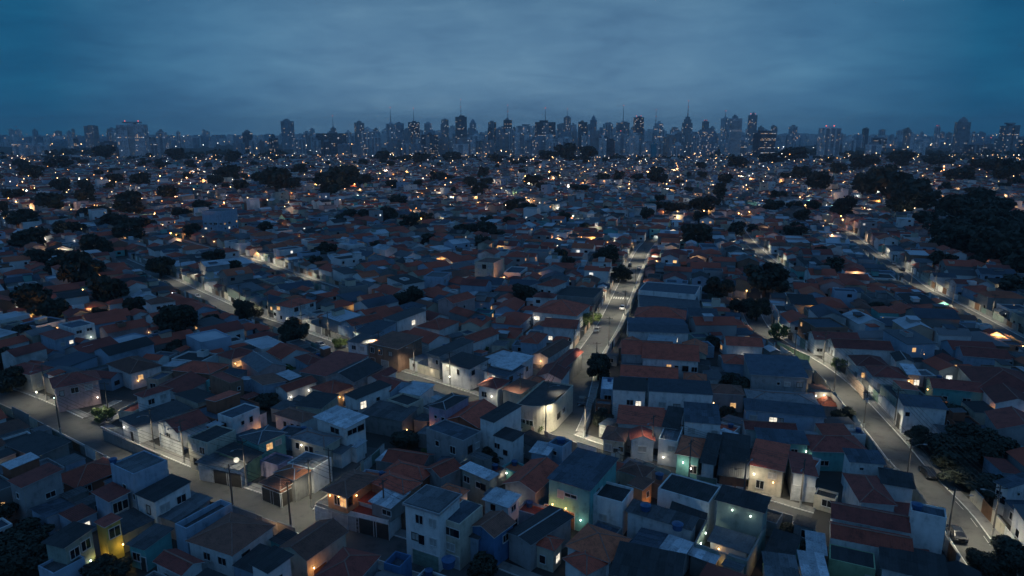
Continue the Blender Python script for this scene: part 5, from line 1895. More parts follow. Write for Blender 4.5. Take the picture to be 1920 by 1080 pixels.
PW = 900
for (u, v, pw, st, tr) in (
        (126, 813, 0, 'front street', 0), (180, 790, 1300, None, 0), (350, 872, 1500, 'front street', 1), (443, 957, 0, 'front street', 0), (585, 945, 1200, 'front street', 0), (545, 990, 0, 'front street', 0),
        (810, 1040, 2550, 'front street', 1), (265, 850, 900, 'front street', 0), (450, 922, 800, 'front street', 0), (700, 1010, 0, 'front street', 0), (75, 755, 1100, 'front street', 0),
        (340, 530, 1296, 'lamplit middle street', 0), (375, 548, 1584, 'lamplit middle street', 0), (412, 565, 1296, 'lamplit middle street', 0), (437, 580, 1080, 'lamplit middle street', 0), (500, 600, 936, 'lamplit middle street', 0), (560, 620, 936, 'lamplit middle street', 0), (612, 640, 1080, 'lamplit middle street', 0), (660, 660, 1080, 'lamplit middle street', 1),
        (705, 683, 1224, 'lamplit middle street', 0), (767, 704, 1224, 'lamplit middle street', 0), (840, 727, 800, 'lamplit middle street', 0), (900, 750, 800, 'lamplit middle street', 0), (955, 772, 350, 'lamplit middle street', 0),
        (1012, 835, 1000, 'lamplit middle street', 0), (1085, 828, 3000, 'lane right of the crossing', 0), (1100, 670, 1500, 'central avenue', 0), (1128, 650, 1800, 'central avenue', 1), (1125, 620, 1650, 'central avenue', 0),
        (1160, 592, 2250, 'central avenue', 0), (1150, 560, 2250, 'central avenue', 0), (1185, 540, 2250, 'central avenue', 0), (1176, 518, 2550, 'central avenue', 0), (1200, 497, 2550, 'central avenue', 0), (1196, 478, 3000, 'central avenue', 0), (1118, 700, 750, 'central avenue', 0), (1048, 790, 200, 'central avenue', 0),
        (1210, 868, 300, 'lane right of the crossing', 0), (1290, 903, 0, 'lane right of the crossing', 0), (1390, 938, 715, 'lane right of the crossing', 0), (1490, 962, 643, 'lane right of the crossing', 0),
        (1450, 628, 1440, 'right-hand road', 0), (1493, 677, 1280, 'right-hand road', 0), (1530, 680, 1440, 'right-hand road', 0), (1567, 740, 1920, 'right-hand road', 0), (1640, 812, 1440, 'right-hand road', 1), (1680, 800, 0, 'right-hand road', 0), (1724, 915, 1120, 'right-hand road', 0), (1870, 1015, 800, 'right-hand road', 0), (1790, 1010, 960, 'right-hand road', 0),
        (1600, 437, 1800, 'far right road', 0), (1625, 455, 1800, 'far right road', 0), (1655, 480, 1800, 'far right road', 0), (1690, 505, 1700, 'far right road', 0), (1711, 540, 1600, 'far right road', 0), (1750, 547, 1600, 'far right road', 0), (1790, 580, 1500, 'far right road', 0), (1840, 600, 1300, 'far right road', 0), (1550, 418, 1500, 'far right road', 0),
        (470, 489, 2700, 'upper left street', 0), (505, 500, 2700, 'upper left street', 0), (560, 522, 2400, 'upper left street', 0), (430, 480, 1950, 'upper left street', 0),
        (1402, 452, 1800, 'back lane', 0), (1425, 470, 1800, 'back lane', 0), (1450, 492, 1600, 'back lane', 0), (590, 930, 300, 'side lane', 0)):
    utility_pole(u, v, pw, st, bool(tr))
# overhead cables between neighbouring poles of a street
CABLES = []
byst = {}
for q in POLES:
    byst.setdefault((q[1], q[3]), []).append(q)
for (k, s), lst in byst.items():
    lst.sort(key=lambda q: q[2])
    for a, b in zip(lst, lst[1:]):
        L = (a[4] - b[4]).length
        if L > 75 or min(a[4].y, b[4].y) > 240:
            continue
        mid = (a[4] + b[4]) / 2
        o = bpy.data.objects.new('overhead_cable', None)
        COL.objects.link(o)
        o.location = (mid.x, mid.y, 0)
        dv = (b[4] - a[4]).normalized()
        sd = Vector((-dv.y, dv.x))
        for off, zz, sag in ((-.8, 8.5, .7), (.0, 8.5, .7), (.8, 8.5, .7), (.1, 6.9, .9)):
            pts = []
            mb = MB()
            for t in range(9):
                t /= 8
                w = a[4].lerp(b[4], t) + sd * off - mid
                pts.append((w.x, w.y, zz - sag * 4 * t * (1 - t)))
            for p_, q_ in zip(pts, pts[1:]):
                mb.tube(p_, q_, 0.028, 0.028, 4, caps=False)
            link('strand', mb.mesh('strand', [M_DARKFRAME]), o)
        tag(o, None, 'cable', 'overhead cables between poles')
        CABLES.append((o, k, mid))

# ------------------------------------------------------------------ lit walled yard at the bottom, lit courtyard on the left, roof terrace
def yard(pts, h, wc, labels, lamps=()):
    P = [up(u, v, h).to_2d() for u, v in pts]
    out = []
    for i, (a, b) in enumerate(zip(P, P[1:])):
        out.append(wall_thing(a, b, h, wc, label=labels[i], cap=True))
    for (i, t, hh, kd, pw, off) in lamps:
        w = out[i]
        L = (P[i + 1] - P[i]).length
        o = link('wall_lamp', bracket_mesh(), w, ((t - .5) * L, off / abs(off) * .12, hh), 0 if off < 0 else math.pi)
        link('bulb', bulb_mesh(kd), o, (0, -.31, 0))
        light(w, ((t - .5) * L, off, hh + .1), kd, pw)


yard([(1326, 973), (1303, 1020), (1400, 1053), (1436, 985)], 3.8, 'sage',
     ['green-white lit left wall of the yard, bottom right centre', 'front wall of the lit yard, bottom right centre', 'right wall of the lit yard, bottom right centre'],
     [(0, .35, 3.0, 'g', 105, .9), (0, .75, 3.0, 'g', 62, .9), (1, .6, 2.6, 'w', 40, -.8)])
yard([(243, 664), (236, 650), (174, 667)], 3.6, 'white', ['short end wall of the white floodlit courtyard, left', 'long white floodlit courtyard wall, left'],
     [(1, .15, 3.0, 'g', 118, 1.2), (1, .55, 3.0, 'g', 105, 1.2), (1, .88, 3.0, 'g', 118, 1.2)])
yard([(1528, 735), (1560, 735), (1580, 757)], 4.2, 'cream', ['back wall of the white-lit roof terrace by the right-hand road', 'sloping side wall of the white-lit roof terrace'], [(0, .5, 3.6, 'c', 130, -1.0)])
yard([(1458, 640), (1518, 668)], 2.6, 'green', ['dull green long street wall with white posts, right-hand road'])
yard([(1590, 690), (1622, 728)], 2.8, 'peach', ['pinkish front wall along the right-hand road, behind the bright shrub'])
yard([(193, 806), (250, 830), (300, 852)], 2.2, 'concrete', ['stained grey garden wall along the front street, left', 'stained grey garden wall along the front street beside the low dark roof'])
yard([(1355, 540), (1400, 548)], 2.4, 'cream', ['cream yard wall lit under the big trees, upper right'], [(0, .4, 2.0, 'w', 260, -1.5)])

# ------------------------------------------------------------------ water tanks, dish
def tank(u, v, z, r, h, label):
    p = up(u, v, z)
    key = ('tank', r, h)
    if key not in CACHE:
        b = MB()
        b.tube((0, 0, 0), (0, 0, h), r * .85, r, 14)
        CACHE[key] = b.mesh('tank_body', [M_TANK])
        b = MB()
        b.tube((0, 0, h), (0, 0, h + .08), r * 1.05, r * 1.05, 14)
        b.tube((0, 0, h + .08), (0, 0, h + .25), r * 1.0, r * .3, 14)
        CACHE[key + ('l',)] = b.mesh('tank_lid', [M_TANK])
    root = bpy.data.objects.new('water_tank', None)
    COL.objects.link(root)
    root.location = (p.x, p.y, z)
    link('tank_body', CACHE[key], root)
    link('tank_lid', CACHE[key + ('l',)], root)
    tag(root, label, 'water tank', 'blue water tanks on roofs')
    return root


tank(1210, 957, 4.6, .8, .9, 'blue water tank at the left end of the long low dark roof')
tank(1270, 992, 4.7, .8, .8, 'blue water tank on the right half of the long low dark roof')
tank(1719, 954, 6.95, .75, .7, 'blue water tank on the blank white cube house')
tank(841, 1062, 4.2, .9, 1.0, 'blue water tank at the bottom edge below the cream house')
tank(1052, 829, 5.7, .8, .7, 'blue water tank on the small block below the crossing')
tank(1236, 897, 3.2, .7, .8, 'blue water tank in the yard behind the small orange house')
tank(213, 868, 8.3, .6, .7, 'water tank on the corner of the tall light blue box house')
TANKS = []
for h in HOUSES[NAMED:]:
    wc_, roof_, rc_, z_ = h.desc
    if roof_ == 'flat' and RT.random() < .45:
        x_, y_, w_, d_, a_, _ = h.vols[0]
        qx, qy = rot2(w_ * .25 * RT.choice((-1, 1)), d_ * .3, a_)
        u_, v_ = proj((x_ + qx, y_ + qy, z_ - .4))
        TANKS.append(tank(u_, v_, z_ - .38, .55, .7, 'x'))
b = MB()
for i in range(4):
    for j in range(12):
        a0, a1 = j * math.pi / 6, (j + 1) * math.pi / 6
        r0, r1 = i * .12, (i + 1) * .12
        b.quad((r0 * math.cos(a0), -.25 * r0 * r0 * 2, r0 * math.sin(a0)), (r1 * math.cos(a0), -.25 * r1 * r1 * 2, r1 * math.sin(a0)),
               (r1 * math.cos(a1), -.25 * r1 * r1 * 2, r1 * math.sin(a1)), (r0 * math.cos(a1), -.25 * r0 * r0 * 2, r0 * math.sin(a1)))
dr = bpy.data.objects.new('satellite_dish', None)
COL.objects.link(dr)
dp = up(444, 868, 3.9)
dr.location = dp
o = link('reflector', b.mesh('reflector', [M_TRIM]), dr, (0, 0, .55))
o.rotation_euler = (-.6, 0, .3)
b = MB()
b.tube((0, 0, -.1), (0, .1, .55), .03, .03, 6)
link('mount', b.mesh('mount', [M_STEEL]), dr)
tag(dr, 'white satellite dish on the grey ribbed garage roof', 'satellite dish')

# ------------------------------------------------------------------ cars
def car_meshes(paint):
    key = ('car', paint)
    if key in CACHE:
        return CACHE[key]
    col = {'white': (.6, .6, .6), 'dark': (.02, .022, .026), 'silver': (.3, .31, .32), 'red': (.25, .02, .02)}[paint]
    pm = mat_plain('car_paint_' + paint, col, .25, .0, .6)
    prof = [(-2.1, .35), (-2.12, .62), (-2.0, .86), (-1.25, .94), (-.65, 1.40), (.75, 1.45), (1.55, 1.0), (2.05, .92), (2.1, .6), (2.05, .35)]
    b = MB()
    n = len(prof)

    def hwid(z):
        return .84 if z < 1.0 else .84 - (z - 1.0) * .42
    L = [(x, -hwid(z), z) for x, z in prof]
    Rr = [(x, hwid(z), z) for x, z in prof]
    b.add(L + Rr, [(i + 1, i, n + i, n + i + 1) for i in range(n - 1)] + [(n - 1, 2 * n - 1, n, 0)] + [tuple(range(n)), tuple(range(2 * n - 1, n - 1, -1))])
    body = b.mesh('body', [pm])
    b = MB()
    for s in (-1, 1):
        for (xa, xb, xc, xd) in ((-1.12, -.06, -.06, -.62), (.02, 1.28, .74, .02)):
            q = [(xa, s * .845, .97), (xb, s * .845, .98), (xc, s * .70, 1.36), (xd, s * .70, 1.36)]
            b.quad(*(q if s < 0 else q[::-1]))
    b.quad((-1.27, .70, .97), (-1.27, -.70, .97), (-.70, -.58, 1.385), (-.70, .58, 1.385))
    b.quad((1.54, -.70, 1.03), (1.54, .70, 1.03), (.82, .58, 1.44), (.82, -.58, 1.44))
    glass = b.mesh('windows', [M_GLASS])
    b = MB()
    b.tube((0, -.1, 0), (0, .1, 0), .31, .31, 12)
    tyre = b.mesh('wheel', [M_DARKFRAME])
    b = MB()
    b.tube((0, -.108, 0), (0, .108, 0), .18, .18, 10)
    rim = b.mesh('rim', [M_STEEL])
    b = MB()
    b.box(-.02, .02, -.14, .14, -.06, .06)
    hl = b.mesh('headlight', [M_CURTAIN])
    tl = b.mesh('taillight', [mat_plain('tail_red', (.3, .01, .01), .3)])
    CACHE[key] = (body, glass, tyre, rim, hl, tl)
    return CACHE[key]


def car(u, v, street, side, paint, label, flip=False):
    p = up(u, v).to_2d()
    pts = SMOOTH[street]
    i = min(range(len(pts)), key=lambda q: (pts[q] - p).length)
    n = normals(pts)[i]
    if side == 0:
        side = 1 if (p - pts[i]).dot(n) > 0 else -1
    pos = pts[i] + n * side * (STREETS[street][1] - 1.05)
    d = Vector((n.y, -n.x))
    t = (p - pos).dot(d)
    pos = pos + d * max(-2, min(2, t))
    m = car_meshes(paint)
    root = bpy.data.objects.new('parked_car', None)
    COL.objects.link(root)
    root.location = (pos.x, pos.y, .07)
    root.rotation_euler = (0, 0, math.atan2(d.y, d.x) + (math.pi if flip else 0))
    link('body', m[0], root)
    link('windows', m[1], root)
    for x in (-1.3, 1.32):
        for y in (-.76, .76):
            w = link('wheel', m[2], root, (x, y, .31))
            link('rim', m[3], w)
    for y in (-.58, .58):
        link('headlight', m[4], root, (2.09, y, .72))
        link('taillight', m[5], root, (-2.115, y, .74))
    tag(root, label, 'car', 'cars parked along the kerbs')


car(1098, 757, 'central avenue', 0, 'dark', 'dark car parked on the avenue just above the crossing')
car(1170, 580, 'central avenue', 0, 'white', 'white car parked on the right kerb of the avenue near the zebra crossing')
car(1120, 622, 'central avenue', 0, 'silver', 'silver car parked on the left kerb of the avenue')
car(1182, 500, 'central avenue', 0, 'dark', 'dark car parked at the far end of the visible avenue')
car(1203, 505, 'central avenue', 0, 'silver', 'silver car at the right kerb of the far avenue')
car(1748, 893, 'right-hand road', 0, 'dark', 'dark car parked at the right kerb of the right-hand road')
car(1766, 1004, 'right-hand road', 0, 'dark', 'dark car parked beside the blank white cube house')
car(1676, 518, 'far right road', 0, 'dark', 'dark van-like car parked on the left of the far right road')
car(1690, 497, 'far right road', 0, 'silver', 'silver car parked on the far right road under the lamps')
car(1702, 508, 'far right road', 0, 'dark', 'dark car parked behind the silver car on the far right road')
car(1620, 470, 'far right road', 0, 'dark', 'dark car at the upper end of the far right road')
car(372, 558, 'lamplit middle street', 0, 'white', 'white car parked at the upper end of the middle street')
car(600, 650, 'lamplit middle street', 0, 'silver', 'silver car parked along the middle street near the round tree')

# garden lamp glowing at the bottom edge, and single glowing spots read off the photograph
GLOWS = [(1228, 1006, 3.0, 'c', 130), (507, 988, 2.2, 'w', 120), (155, 543, 2.5, 'w', 0), (100, 470, 4, 'w', 2500), (88, 475, 5, 'c', 2500), (68, 735, 2.2, 'c', 160), (16, 880, 2.4, 'c', 120), (20, 590, 2.6, 'w', 60),
         (1735, 620, 2.6, 'o', 700), (1661, 598, 2.6, 'o', 900), (1735, 630, 2.4, 'c', 100), (1850, 768, 2.4, 'o', 350), (1780, 709, 2.4, 'g', 110), (1700, 635, 2.4, 'c', 160), (1580, 412, 6, 'o', 2500), (1577, 405, 6, 'o', 1500),
         (290, 400, 4, 'o', 5000), (320, 437, 4, 'o', 3500), (675, 355, 6, 'o', 4500), (665, 345, 6, 'o', 3000), (685, 338, 6, 'w', 3000), (845, 342, 6, 'o', 2500), (845, 353, 5, 'w', 3000), (850, 370, 5, 'o', 3500),
         (1158, 342, 5, 'o', 4000), (1250, 345, 5, 'o', 3000), (1304, 402, 5, 'o', 2500), (1385, 400, 5, 'o', 2500), (1378, 372, 5, 'w', 3500), (1365, 330, 7, 'w', 5000), (1196, 332, 6, 'w', 5000), (1180, 345, 6, 'w', 4000), (1215, 322, 7, 'w', 5000), (1230, 317, 7, 'w', 5000),
         (1375, 562, 3.0, 'o', 900), (1400, 545, 3.0, 'w', 500), (945, 520, 3.2, 'o', 1100), (955, 508, 3.2, 'w', 700), (840, 494, 3.4, 'w', 700), (822, 498, 3.4, 'o', 450), (695, 533, 2.6, 'o', 520), (597, 594, 2.4, 'o', 420), (668, 578, 2.4, 'o', 300), (680, 580, 2.6, 'w', 200),
         (508, 415, 4, 'w', 2500), (455, 395, 4, 'o', 3000), (415, 400, 4, 'w', 1800), (1005, 515, 3, 'o', 350), (860, 460, 4, 'w', 900), (720, 485, 3, 'w', 500), (650, 485, 3, 'g', 500), (925, 355, 5, 'o', 3500), (985, 330, 6, 'o', 3500), (1030, 322, 6, 'w', 3000),
         (1655, 320, 7, 'w', 4500), (1770, 312, 8, 'w', 5000), (1770, 318, 7, 'o', 4000), (1825, 302, 8, 'c', 3500), (1790, 290, 8, 'w', 3000), (110, 305, 8, 'c', 4000), (137, 306, 8, 'c', 4000), (220, 380, 5, 'c', 3000), (50, 357, 6, 'c', 4000), (30, 378, 5, 'w', 2500), (300, 330, 6, 'w', 3500),
         (270, 330, 6, 'w', 3500), (350, 333, 6, 'w', 4000), (420, 380, 5, 'w', 3000), (560, 390, 5, 'w', 2500), (790, 410, 5, 'w', 2500), (1075, 405, 5, 'c', 2500), (1115, 430, 4, 'c', 2500), (1130, 440, 4, 'g', 2500), (1560, 440, 4, 'w', 1500), (1500, 370, 5, 'w', 2500), (1510, 385, 5, 'w', 2500),
         (1375, 420, 5, 'w', 3000), (1405, 397, 5, 'o', 2500), (1320, 395, 5, 'w', 2000), (1000, 298, 8, 'w', 3500), (1690, 355, 6, 'o', 2500), (1870, 398, 5, 'c', 2500), (1810, 385, 6, 'w', 3000), (1840, 370, 6, 'w', 3000)]
GL = []
for (u, v, z, kd, pw) in GLOWS:
    p = up(u, v, z)
    d = math.hypot(p.x, p.y)
    root = bpy.data.objects.new('yard_lamp', None)
    COL.objects.link(root)
    root.location = (p.x, p.y, 0)
    b = MB()
    b.tube((0, 0, 0), (0, 0, z - .15), .05, .05, 5)
    link('post', b.mesh('post', [M_STEEL]), root)
    key = ('globe', kd, int(d / 60))
    if key not in CACHE:
        b = MB()
        r = max(.13, d * .00052)
        b.tube((0, 0, -r), (0, 0, r * .6), r * .8, r, 7)
        b.tube((0, 0, r * .6), (0, 0, r), r, r * .4, 7)
        CACHE[key] = b.mesh('globe', [{'w': M_BULBW, 'o': M_BULBW, 'c': M_BULBC, 'g': M_BULBG}[kd]])
    link('globe', CACHE[key], root, (0, 0, z))
    if pw:
        light(root, (0, -max(.4, d * .0008), z + .1), kd, pw, .3)
    root['category'] = 'lamp'
    root['group'] = 'single lamps glowing among the roofs'
    GL.append((root, kd, d))

# the uncountable small lights of the farther city
LM = MB()
MI = {'w': 0, 'c': 1, 'g': 2, 'o': 3}


def dot(x, y, z, kd, sz):
    d = math.hypot(x, y)
    r = max(.12, d * (.00048 if kd in 'wo' else .00040)) * sz
    q = [(x + r, y, z), (x - r, y, z), (x, y + r, z), (x, y - r, z), (x, y, z + r), (x, y, z - r)]
    LM.add(q, [(0, 2, 4), (2, 1, 4), (1, 3, 4), (3, 0, 4), (2, 0, 5), (1, 2, 5), (3, 1, 5), (0, 3, 5)], MI[kd])


for (x, y, z, kd, sz) in DOTS:
    dot(x, y, z, kd, sz * (1 if y < 900 else .8))
for (x, y) in FAR_LAMPS:
    dot(x, y, 7.5, RS.choice('wcwo'), RS.choice([.5, .8, 1.1]) * (1.15 if y < 900 else .8))
for i in range(150):          # streets and windows about the foot of the towers
    y = RS.uniform(1350, 2900)
    x = RS.uniform(-.78, .78) * y
    dot(x, y, RS.uniform(4, 22), RS.choice('wwcco'), RS.uniform(.6, 1.3))
tag(link('city_lights', LM.mesh('city_lights', [mat_emit('dot_warm', (1, .60, .28), 9), mat_emit('dot_cool', (1, .93, .84), 8), mat_emit('dot_green', (.72, 1, .86), 6), mat_emit('dot_orange', (1, .42, .12), 9)])),
    'countless small lamps and windows of the far city', None, None, 'stuff')
# the farther lamps that visibly light the walls and trees about them
k = 0
RS2 = random.Random(99)
cand = [d for d in DOTS if 230 < math.hypot(d[0], d[1]) < 1200 and abs(d[0]) < .74 * d[1]]
RS2.shuffle(cand)
for (x, y, z, kd, sz) in cand[:430]:
    d = math.hypot(x, y)
    light(None, (x, y - .9, z + .3), kd, RS2.choice([200, 400, 900]) * (1 + round(d / 400)), .3, 'house_light')
cand = [d for d in FAR_LAMPS if math.hypot(*d) < 1100]
RS2.shuffle(cand)
for (x, y) in cand[:170]:
    light(None, (x, y, 7.3), RS2.choice('cw'), 2500, .3, 'far_street_light')

# ------------------------------------------------------------------ the towers on the skyline
TOWM = {'pale': mat_far('tower_pale', (.68, .69, .70)), 'white': mat_far('tower_white', (.80, .80, .79)), 'grey': mat_far('tower_grey', (.36, .37, .38)),
        'dark': mat_far('tower_dark', (.13, .15, .17)), 'brown': mat_far('tower_brown', (.40, .35, .33)), 'bluish': mat_far('tower_bluish', (.34, .42, .48)), 'tealblue': mat_far('tower_teal', (.06, .30, .38))}
M_TGLASS = mat_plain('tower_glass', (.28, .31, .34), .25)
M_STRIP = mat_far('tower_strip', (.36, .38, .40))
M_TWARM = mat_emit('tower_window_warm', (1, .66, .40), .6)
M_TCOOL = mat_emit('tower_window_cool', (.92, .95, 1.0), .7)
M_BEACON = mat_emit('beacon_red', (1, .12, .08), 3)
M_MASTR = mat_plain('mast_red', (.45, .06, .05))
M_MASTW = mat_plain('mast_white', (.6, .6, .6))
TOWERS = []
RW = random.Random(41)


def tower(u, wpx, vtop, D, colour='pale', label=None, kind='slab', mast=None, strips=None, lit=.07, crown=None, ang=None, depth=None, grid=True, floors=3.0, balc=False, beacon=None):
    """u: pixel column of the centre, wpx: width in pixels, vtop: pixel row of the roof, D: distance in metres along the view"""
    t = -(vtop - 540) / FPX
    ztop = CAM_H + (D * math.sin(math.atan(t) - PITCH)) / math.cos(math.atan(t) - PITCH) if True else 0
    dep = D * math.cos(PITCH) + (CAM_H - 30) * math.sin(PITCH)
    x = (u - 960) / FPX * dep
    w = wpx / FPX * dep
    y = D
    h = max(ztop, 10)
    if ang is None:
        ang = RW.uniform(-.5, .5)
    d = depth or w * RW.uniform(.6, .95)
    # apparent width of a turned box
    app = w * abs(math.cos(ang)) + d * abs(math.sin(ang))
    k = w / app
    w, d = w * k, d * k
    root = bpy.data.objects.new('tower', None)
    COL.objects.link(root)
    root.location = (x, y, 0)
    root.rotation_euler = (0, 0, ang)
    m = TOWM[colour]
    W, Dp = w / 2, d / 2
    b = MB()
    if kind == 'stepped':
        b.box(-W, W, -Dp, Dp, 0, h * .78)
        b.box(-W * .72, W * .72, -Dp * .72, Dp * .72, h * .78, h * .88)
        b.box(-W * .45, W * .45, -Dp * .45, Dp * .45, h * .88, h * .95)
        b.tube((0, 0, h * .95), (0, 0, h), W * .3, W * .05, 6)
        hb = h * .78
    elif kind == 'dome':
        b.box(-W, W, -Dp, Dp, 0, h * .86)
        b.tube((0, 0, h * .86), (0, 0, h * .93), W * .8, W * .62, 10)
        b.tube((0, 0, h * .93), (0, 0, h), W * .62, W * .1, 10)
        hb = h * .86
    elif kind == 'wings':
        b.box(-W, -W * .22, -Dp, Dp, 0, h * .95)
        b.box(W * .22, W, -Dp, Dp, 0, h * .97)
        b.box(-W * .22, W * .22, -Dp * .7, Dp * .8, 0, h)
        hb = h * .95
    else:
        b.box(-W, W, -Dp, Dp, 0, h)
        hb = h
    link('body', b.mesh('body', [m]), root)
    # machine rooms
    b = MB()
    if kind in ('slab', 'wings'):
        mh = RW.uniform(2.5, 6)
        a0, a1 = RW.uniform(-.7, -.2) * W, RW.uniform(.2, .7) * W
        b.box(a0, a1, -Dp * .6, Dp * .6, h, h + mh)
        if RW.random() < .4:
            b.box(a0 * .5, a1 * .5, -Dp * .3, Dp * .3, h + mh, h + mh + RW.uniform(2, 4))
        link('machine_room', b.mesh('machine_room', [m if RW.random() < .5 else M_STRIP]), root)
    # strips of darker paint in place of shaded recesses, running up the front
    if strips is None:
        strips = RW.choice([0, 1, 1, 2, 2, 3])
    if strips and kind != 'wings':
        b = MB()
        for i in range(strips):
            c = (-1 + 2 * (i + .5) / strips) * W
            sw = W * (.22 if strips > 1 else .3)
            b.box(c - sw, c + sw, -Dp - .25, -Dp + .1, 3, hb - 1.5)
        link('painted_bay', b.mesh('painted_bay', [M_STRIP if colour != 'dark' else TOWM['grey']]), root)
    # windows on the faces turned to the camera
    if grid:
        b, bl = MB(), MB()
        fs = floors if D < 2200 else floors * (1.0 if wpx > 22 else 1.6)
        nfl = int((hb - 4) / fs)
        cam_l = rot2(-x, -y, -ang)
        faces_ = [('f', -1)]
        faces_.append(('s', 1 if cam_l[0] > 0 else -1))
        pk = 2.0
        for fc, sg in faces_:
            L = 2 * W if fc == 'f' else 2 * Dp
            nc = max(2, min(14, int(L / (3.6 if D < 2600 else 4.6))))
            for j in range(nfl):
                z0_ = 4 + j * fs
                row_lit = RW.random() < (.012 if colour != 'dark' else .05)
                for i in range(nc):
                    c = (i + .5) / nc * L - L / 2
                    hw_ = L / nc * RW.choice((.24, .3, .34))
                    r_ = RW.random()
                    isl = r_ < lit or (row_lit and r_ < .7)
                    if not isl and r_ > .48:
                        continue
                    tgt = bl if isl else b
                    mi = 0 if RW.random() < .62 else 1
                    zz, zt_ = z0_ + .9, z0_ + .9 + fs * .46
                    o = .32 + (.03 if isl else 0)
                    if fc == 'f':
                        oy = -Dp - o if kind != 'wings' or abs(c) > W * .24 else -Dp * .7 - o
                        q = [(c - hw_, oy, zz), (c + hw_, oy, zz), (c + hw_, oy, zt_), (c - hw_, oy, zt_)]
                    elif sg > 0:
                        q = [(W + o, c - hw_, zz), (W + o, c + hw_, zz), (W + o, c + hw_, zt_), (W + o, c - hw_, zt_)]
                    else:
                        q = [(-W - o, c + hw_, zz), (-W - o, c - hw_, zz), (-W - o, c - hw_, zt_), (-W - o, c + hw_, zt_)]
                    tgt.quad(*q, mi if isl else 0)
        if b.v:
            tag(link('windows', b.mesh('windows', [M_TGLASS]), root), kind='stuff')
        if bl.v:
            tag(link('lit_windows', bl.mesh('lit_windows', [M_TWARM, M_TCOOL]), root), kind='stuff')
    if balc:
        n = int((hb - 6) / 3.0)
        key = ('balc', round(w, 1))
        x0, x1 = (-W * .2, W * .2) if kind == 'wings' else (-W * .86, W * .86)
        bb = MB()
        yb = -Dp * .7 if kind == 'wings' else -Dp
        bb.box(x0, x1, yb - 1.9, yb, 0, .3)
        bb.box(x0, x1, yb - 1.9, yb - 1.75, .3, 1.25)
        me = bb.mesh('balcony', [TOWM['white']])
        for i in range(n):
            link('balcony', me, root, (0, 0, 5 + i * 3.0))
    if mast:
        ml, two = mast
        b = MB()
        n = 8
        for i in range(n):
            r0, r1 = 2.6 * (1 - i / n) + .5, 2.6 * (1 - (i + 1) / n) + .5
            zt0 = h + 3
            b.tube((0, 0, zt0 + ml * i / n), (0, 0, zt0 + ml * (i + 1) / n), r0 * .55, r1 * .55, 4, (i % 2) if two else 0)
        b.tube((0, 0, h - 1), (0, 0, h + 3), 2, 1.5, 4)
        link('mast', b.mesh('mast', [M_MASTR if two else M_STEEL, M_MASTW]), root)
        bt = MB()
        for q in ((1.0, .55, .2) if two else (1.0,)):
            bt.tube((0, 0, h + 3 + ml * q - .7), (0, 0, h + 3 + ml * q + .7), .8, .8, 6)
        link('beacon', bt.mesh('beacon', [M_BEACON]), root)
    if beacon:
        bt = MB()
        for sx in (-1, 1):
            bt.tube((sx * W * .5, 0, h + 4), (sx * W * .5, 0, h + 6), .9, .9, 6)
        link('beacon', bt.mesh('beacon', [M_BEACON]), root)
    root['category'] = 'tower'
    root['group'] = 'apartment and office towers on the skyline'
    if label:
        root['label'] = label
    TOWERS.append((root, u, wpx, vtop, D, colour, kind))
    return root


# towers the photograph lets one tell apart
tower(252, 52, 231, 1660, 'pale', 'broad grey two-winged tower with a column of pale balconies, far left', kind='wings', balc=True, ang=.25, beacon=True, lit=.03)
tower(305, 18, 248, 1720, 'pale', 'slim pale tower just right of the broad two-winged tower', strips=1, ang=.2)
tower(174, 24, 236, 2500, 'grey', 'dim grey tower left of the broad two-winged tower', strips=2)
tower(541, 22, 227, 2700, 'bluish', 'flat-topped grey tower standing well left of the central cluster', strips=2, ang=.1)
tower(626, 10, 240, 3000, 'grey', 'thin tower with a needle mast, left of the central cluster', mast=(48, False))
tower(622, 56, 250, 2100, 'dark', 'wide low dark block below the needle mast tower', strips=0, depth=30, lit=.04)
tower(675, 20, 230, 2700, 'grey', 'tall grey tower at the left edge of the central cluster', strips=2)
tower(692, 29, 246, 1900, 'white', 'pair-fronted white apartment tower at the left of the central cluster', strips=3, ang=.3)
tower(734, 18, 232, 2600, 'pale', 'pale tower under a tall grey mast, left of centre', mast=(55, False), strips=2)
tower(750, 15, 231, 2900, 'bluish', 'blue-grey flat tower beside the grey mast', strips=0)
tower(777, 20, 229, 2800, 'dark', 'dark office tower with brightly lit upper floors and a mast', mast=(50, False), lit=.22, strips=0, ang=0)
tower(803, 13, 231, 2900, 'pale', 'slender pale tower right of the brightly lit office tower')
tower(835, 13, 224, 2900, 'grey', 'slim grey tower left of the dark tower with red mast', strips=1)
tower(865, 22, 219, 2900, 'dark', 'dark office tower carrying the tallest red and white mast', mast=(66, True), lit=.03, strips=0, ang=.35)
tower(887, 12, 223, 3300, 'bluish', 'hazy blue tower right of the dark tower with red mast', kind='dome')
tower(923, 15, 229, 3000, 'dark', 'squat dark-topped tower between the two red masts')
tower(952, 16, 225, 2900, 'dark', 'dark office tower with the second red and white mast', mast=(56, True), lit=.03, strips=0)
tower(985, 34, 236, 2000, 'white', 'white apartment tower left of the wide dark office block', strips=2, ang=-.2)
tower(1022, 38, 229, 2300, 'dark', 'wide dark office block topped by two thin masts', mast=(42, False), lit=.05, strips=1, ang=.15, depth=28)
tower(1063, 14, 220, 3000, 'grey', 'grey tower with a thin spire, right of the wide dark block', strips=1, mast=(32, False))
tower(1092, 16, 229, 2800, 'dark', 'dark glass tower with bright upper windows, centre', lit=.12, strips=0, ang=0)
tower(1112, 13, 216, 2900, 'bluish', 'domed blue-grey tower with a pointed top, centre', kind='dome', lit=.03)
tower(1139, 18, 232, 2400, 'white', 'white balconied tower right of the domed tower', strips=3)
tower(1167, 26, 230, 2300, 'brown', 'broad brownish tower under a thin mast, centre right', mast=(52, False), strips=3, ang=-.3)
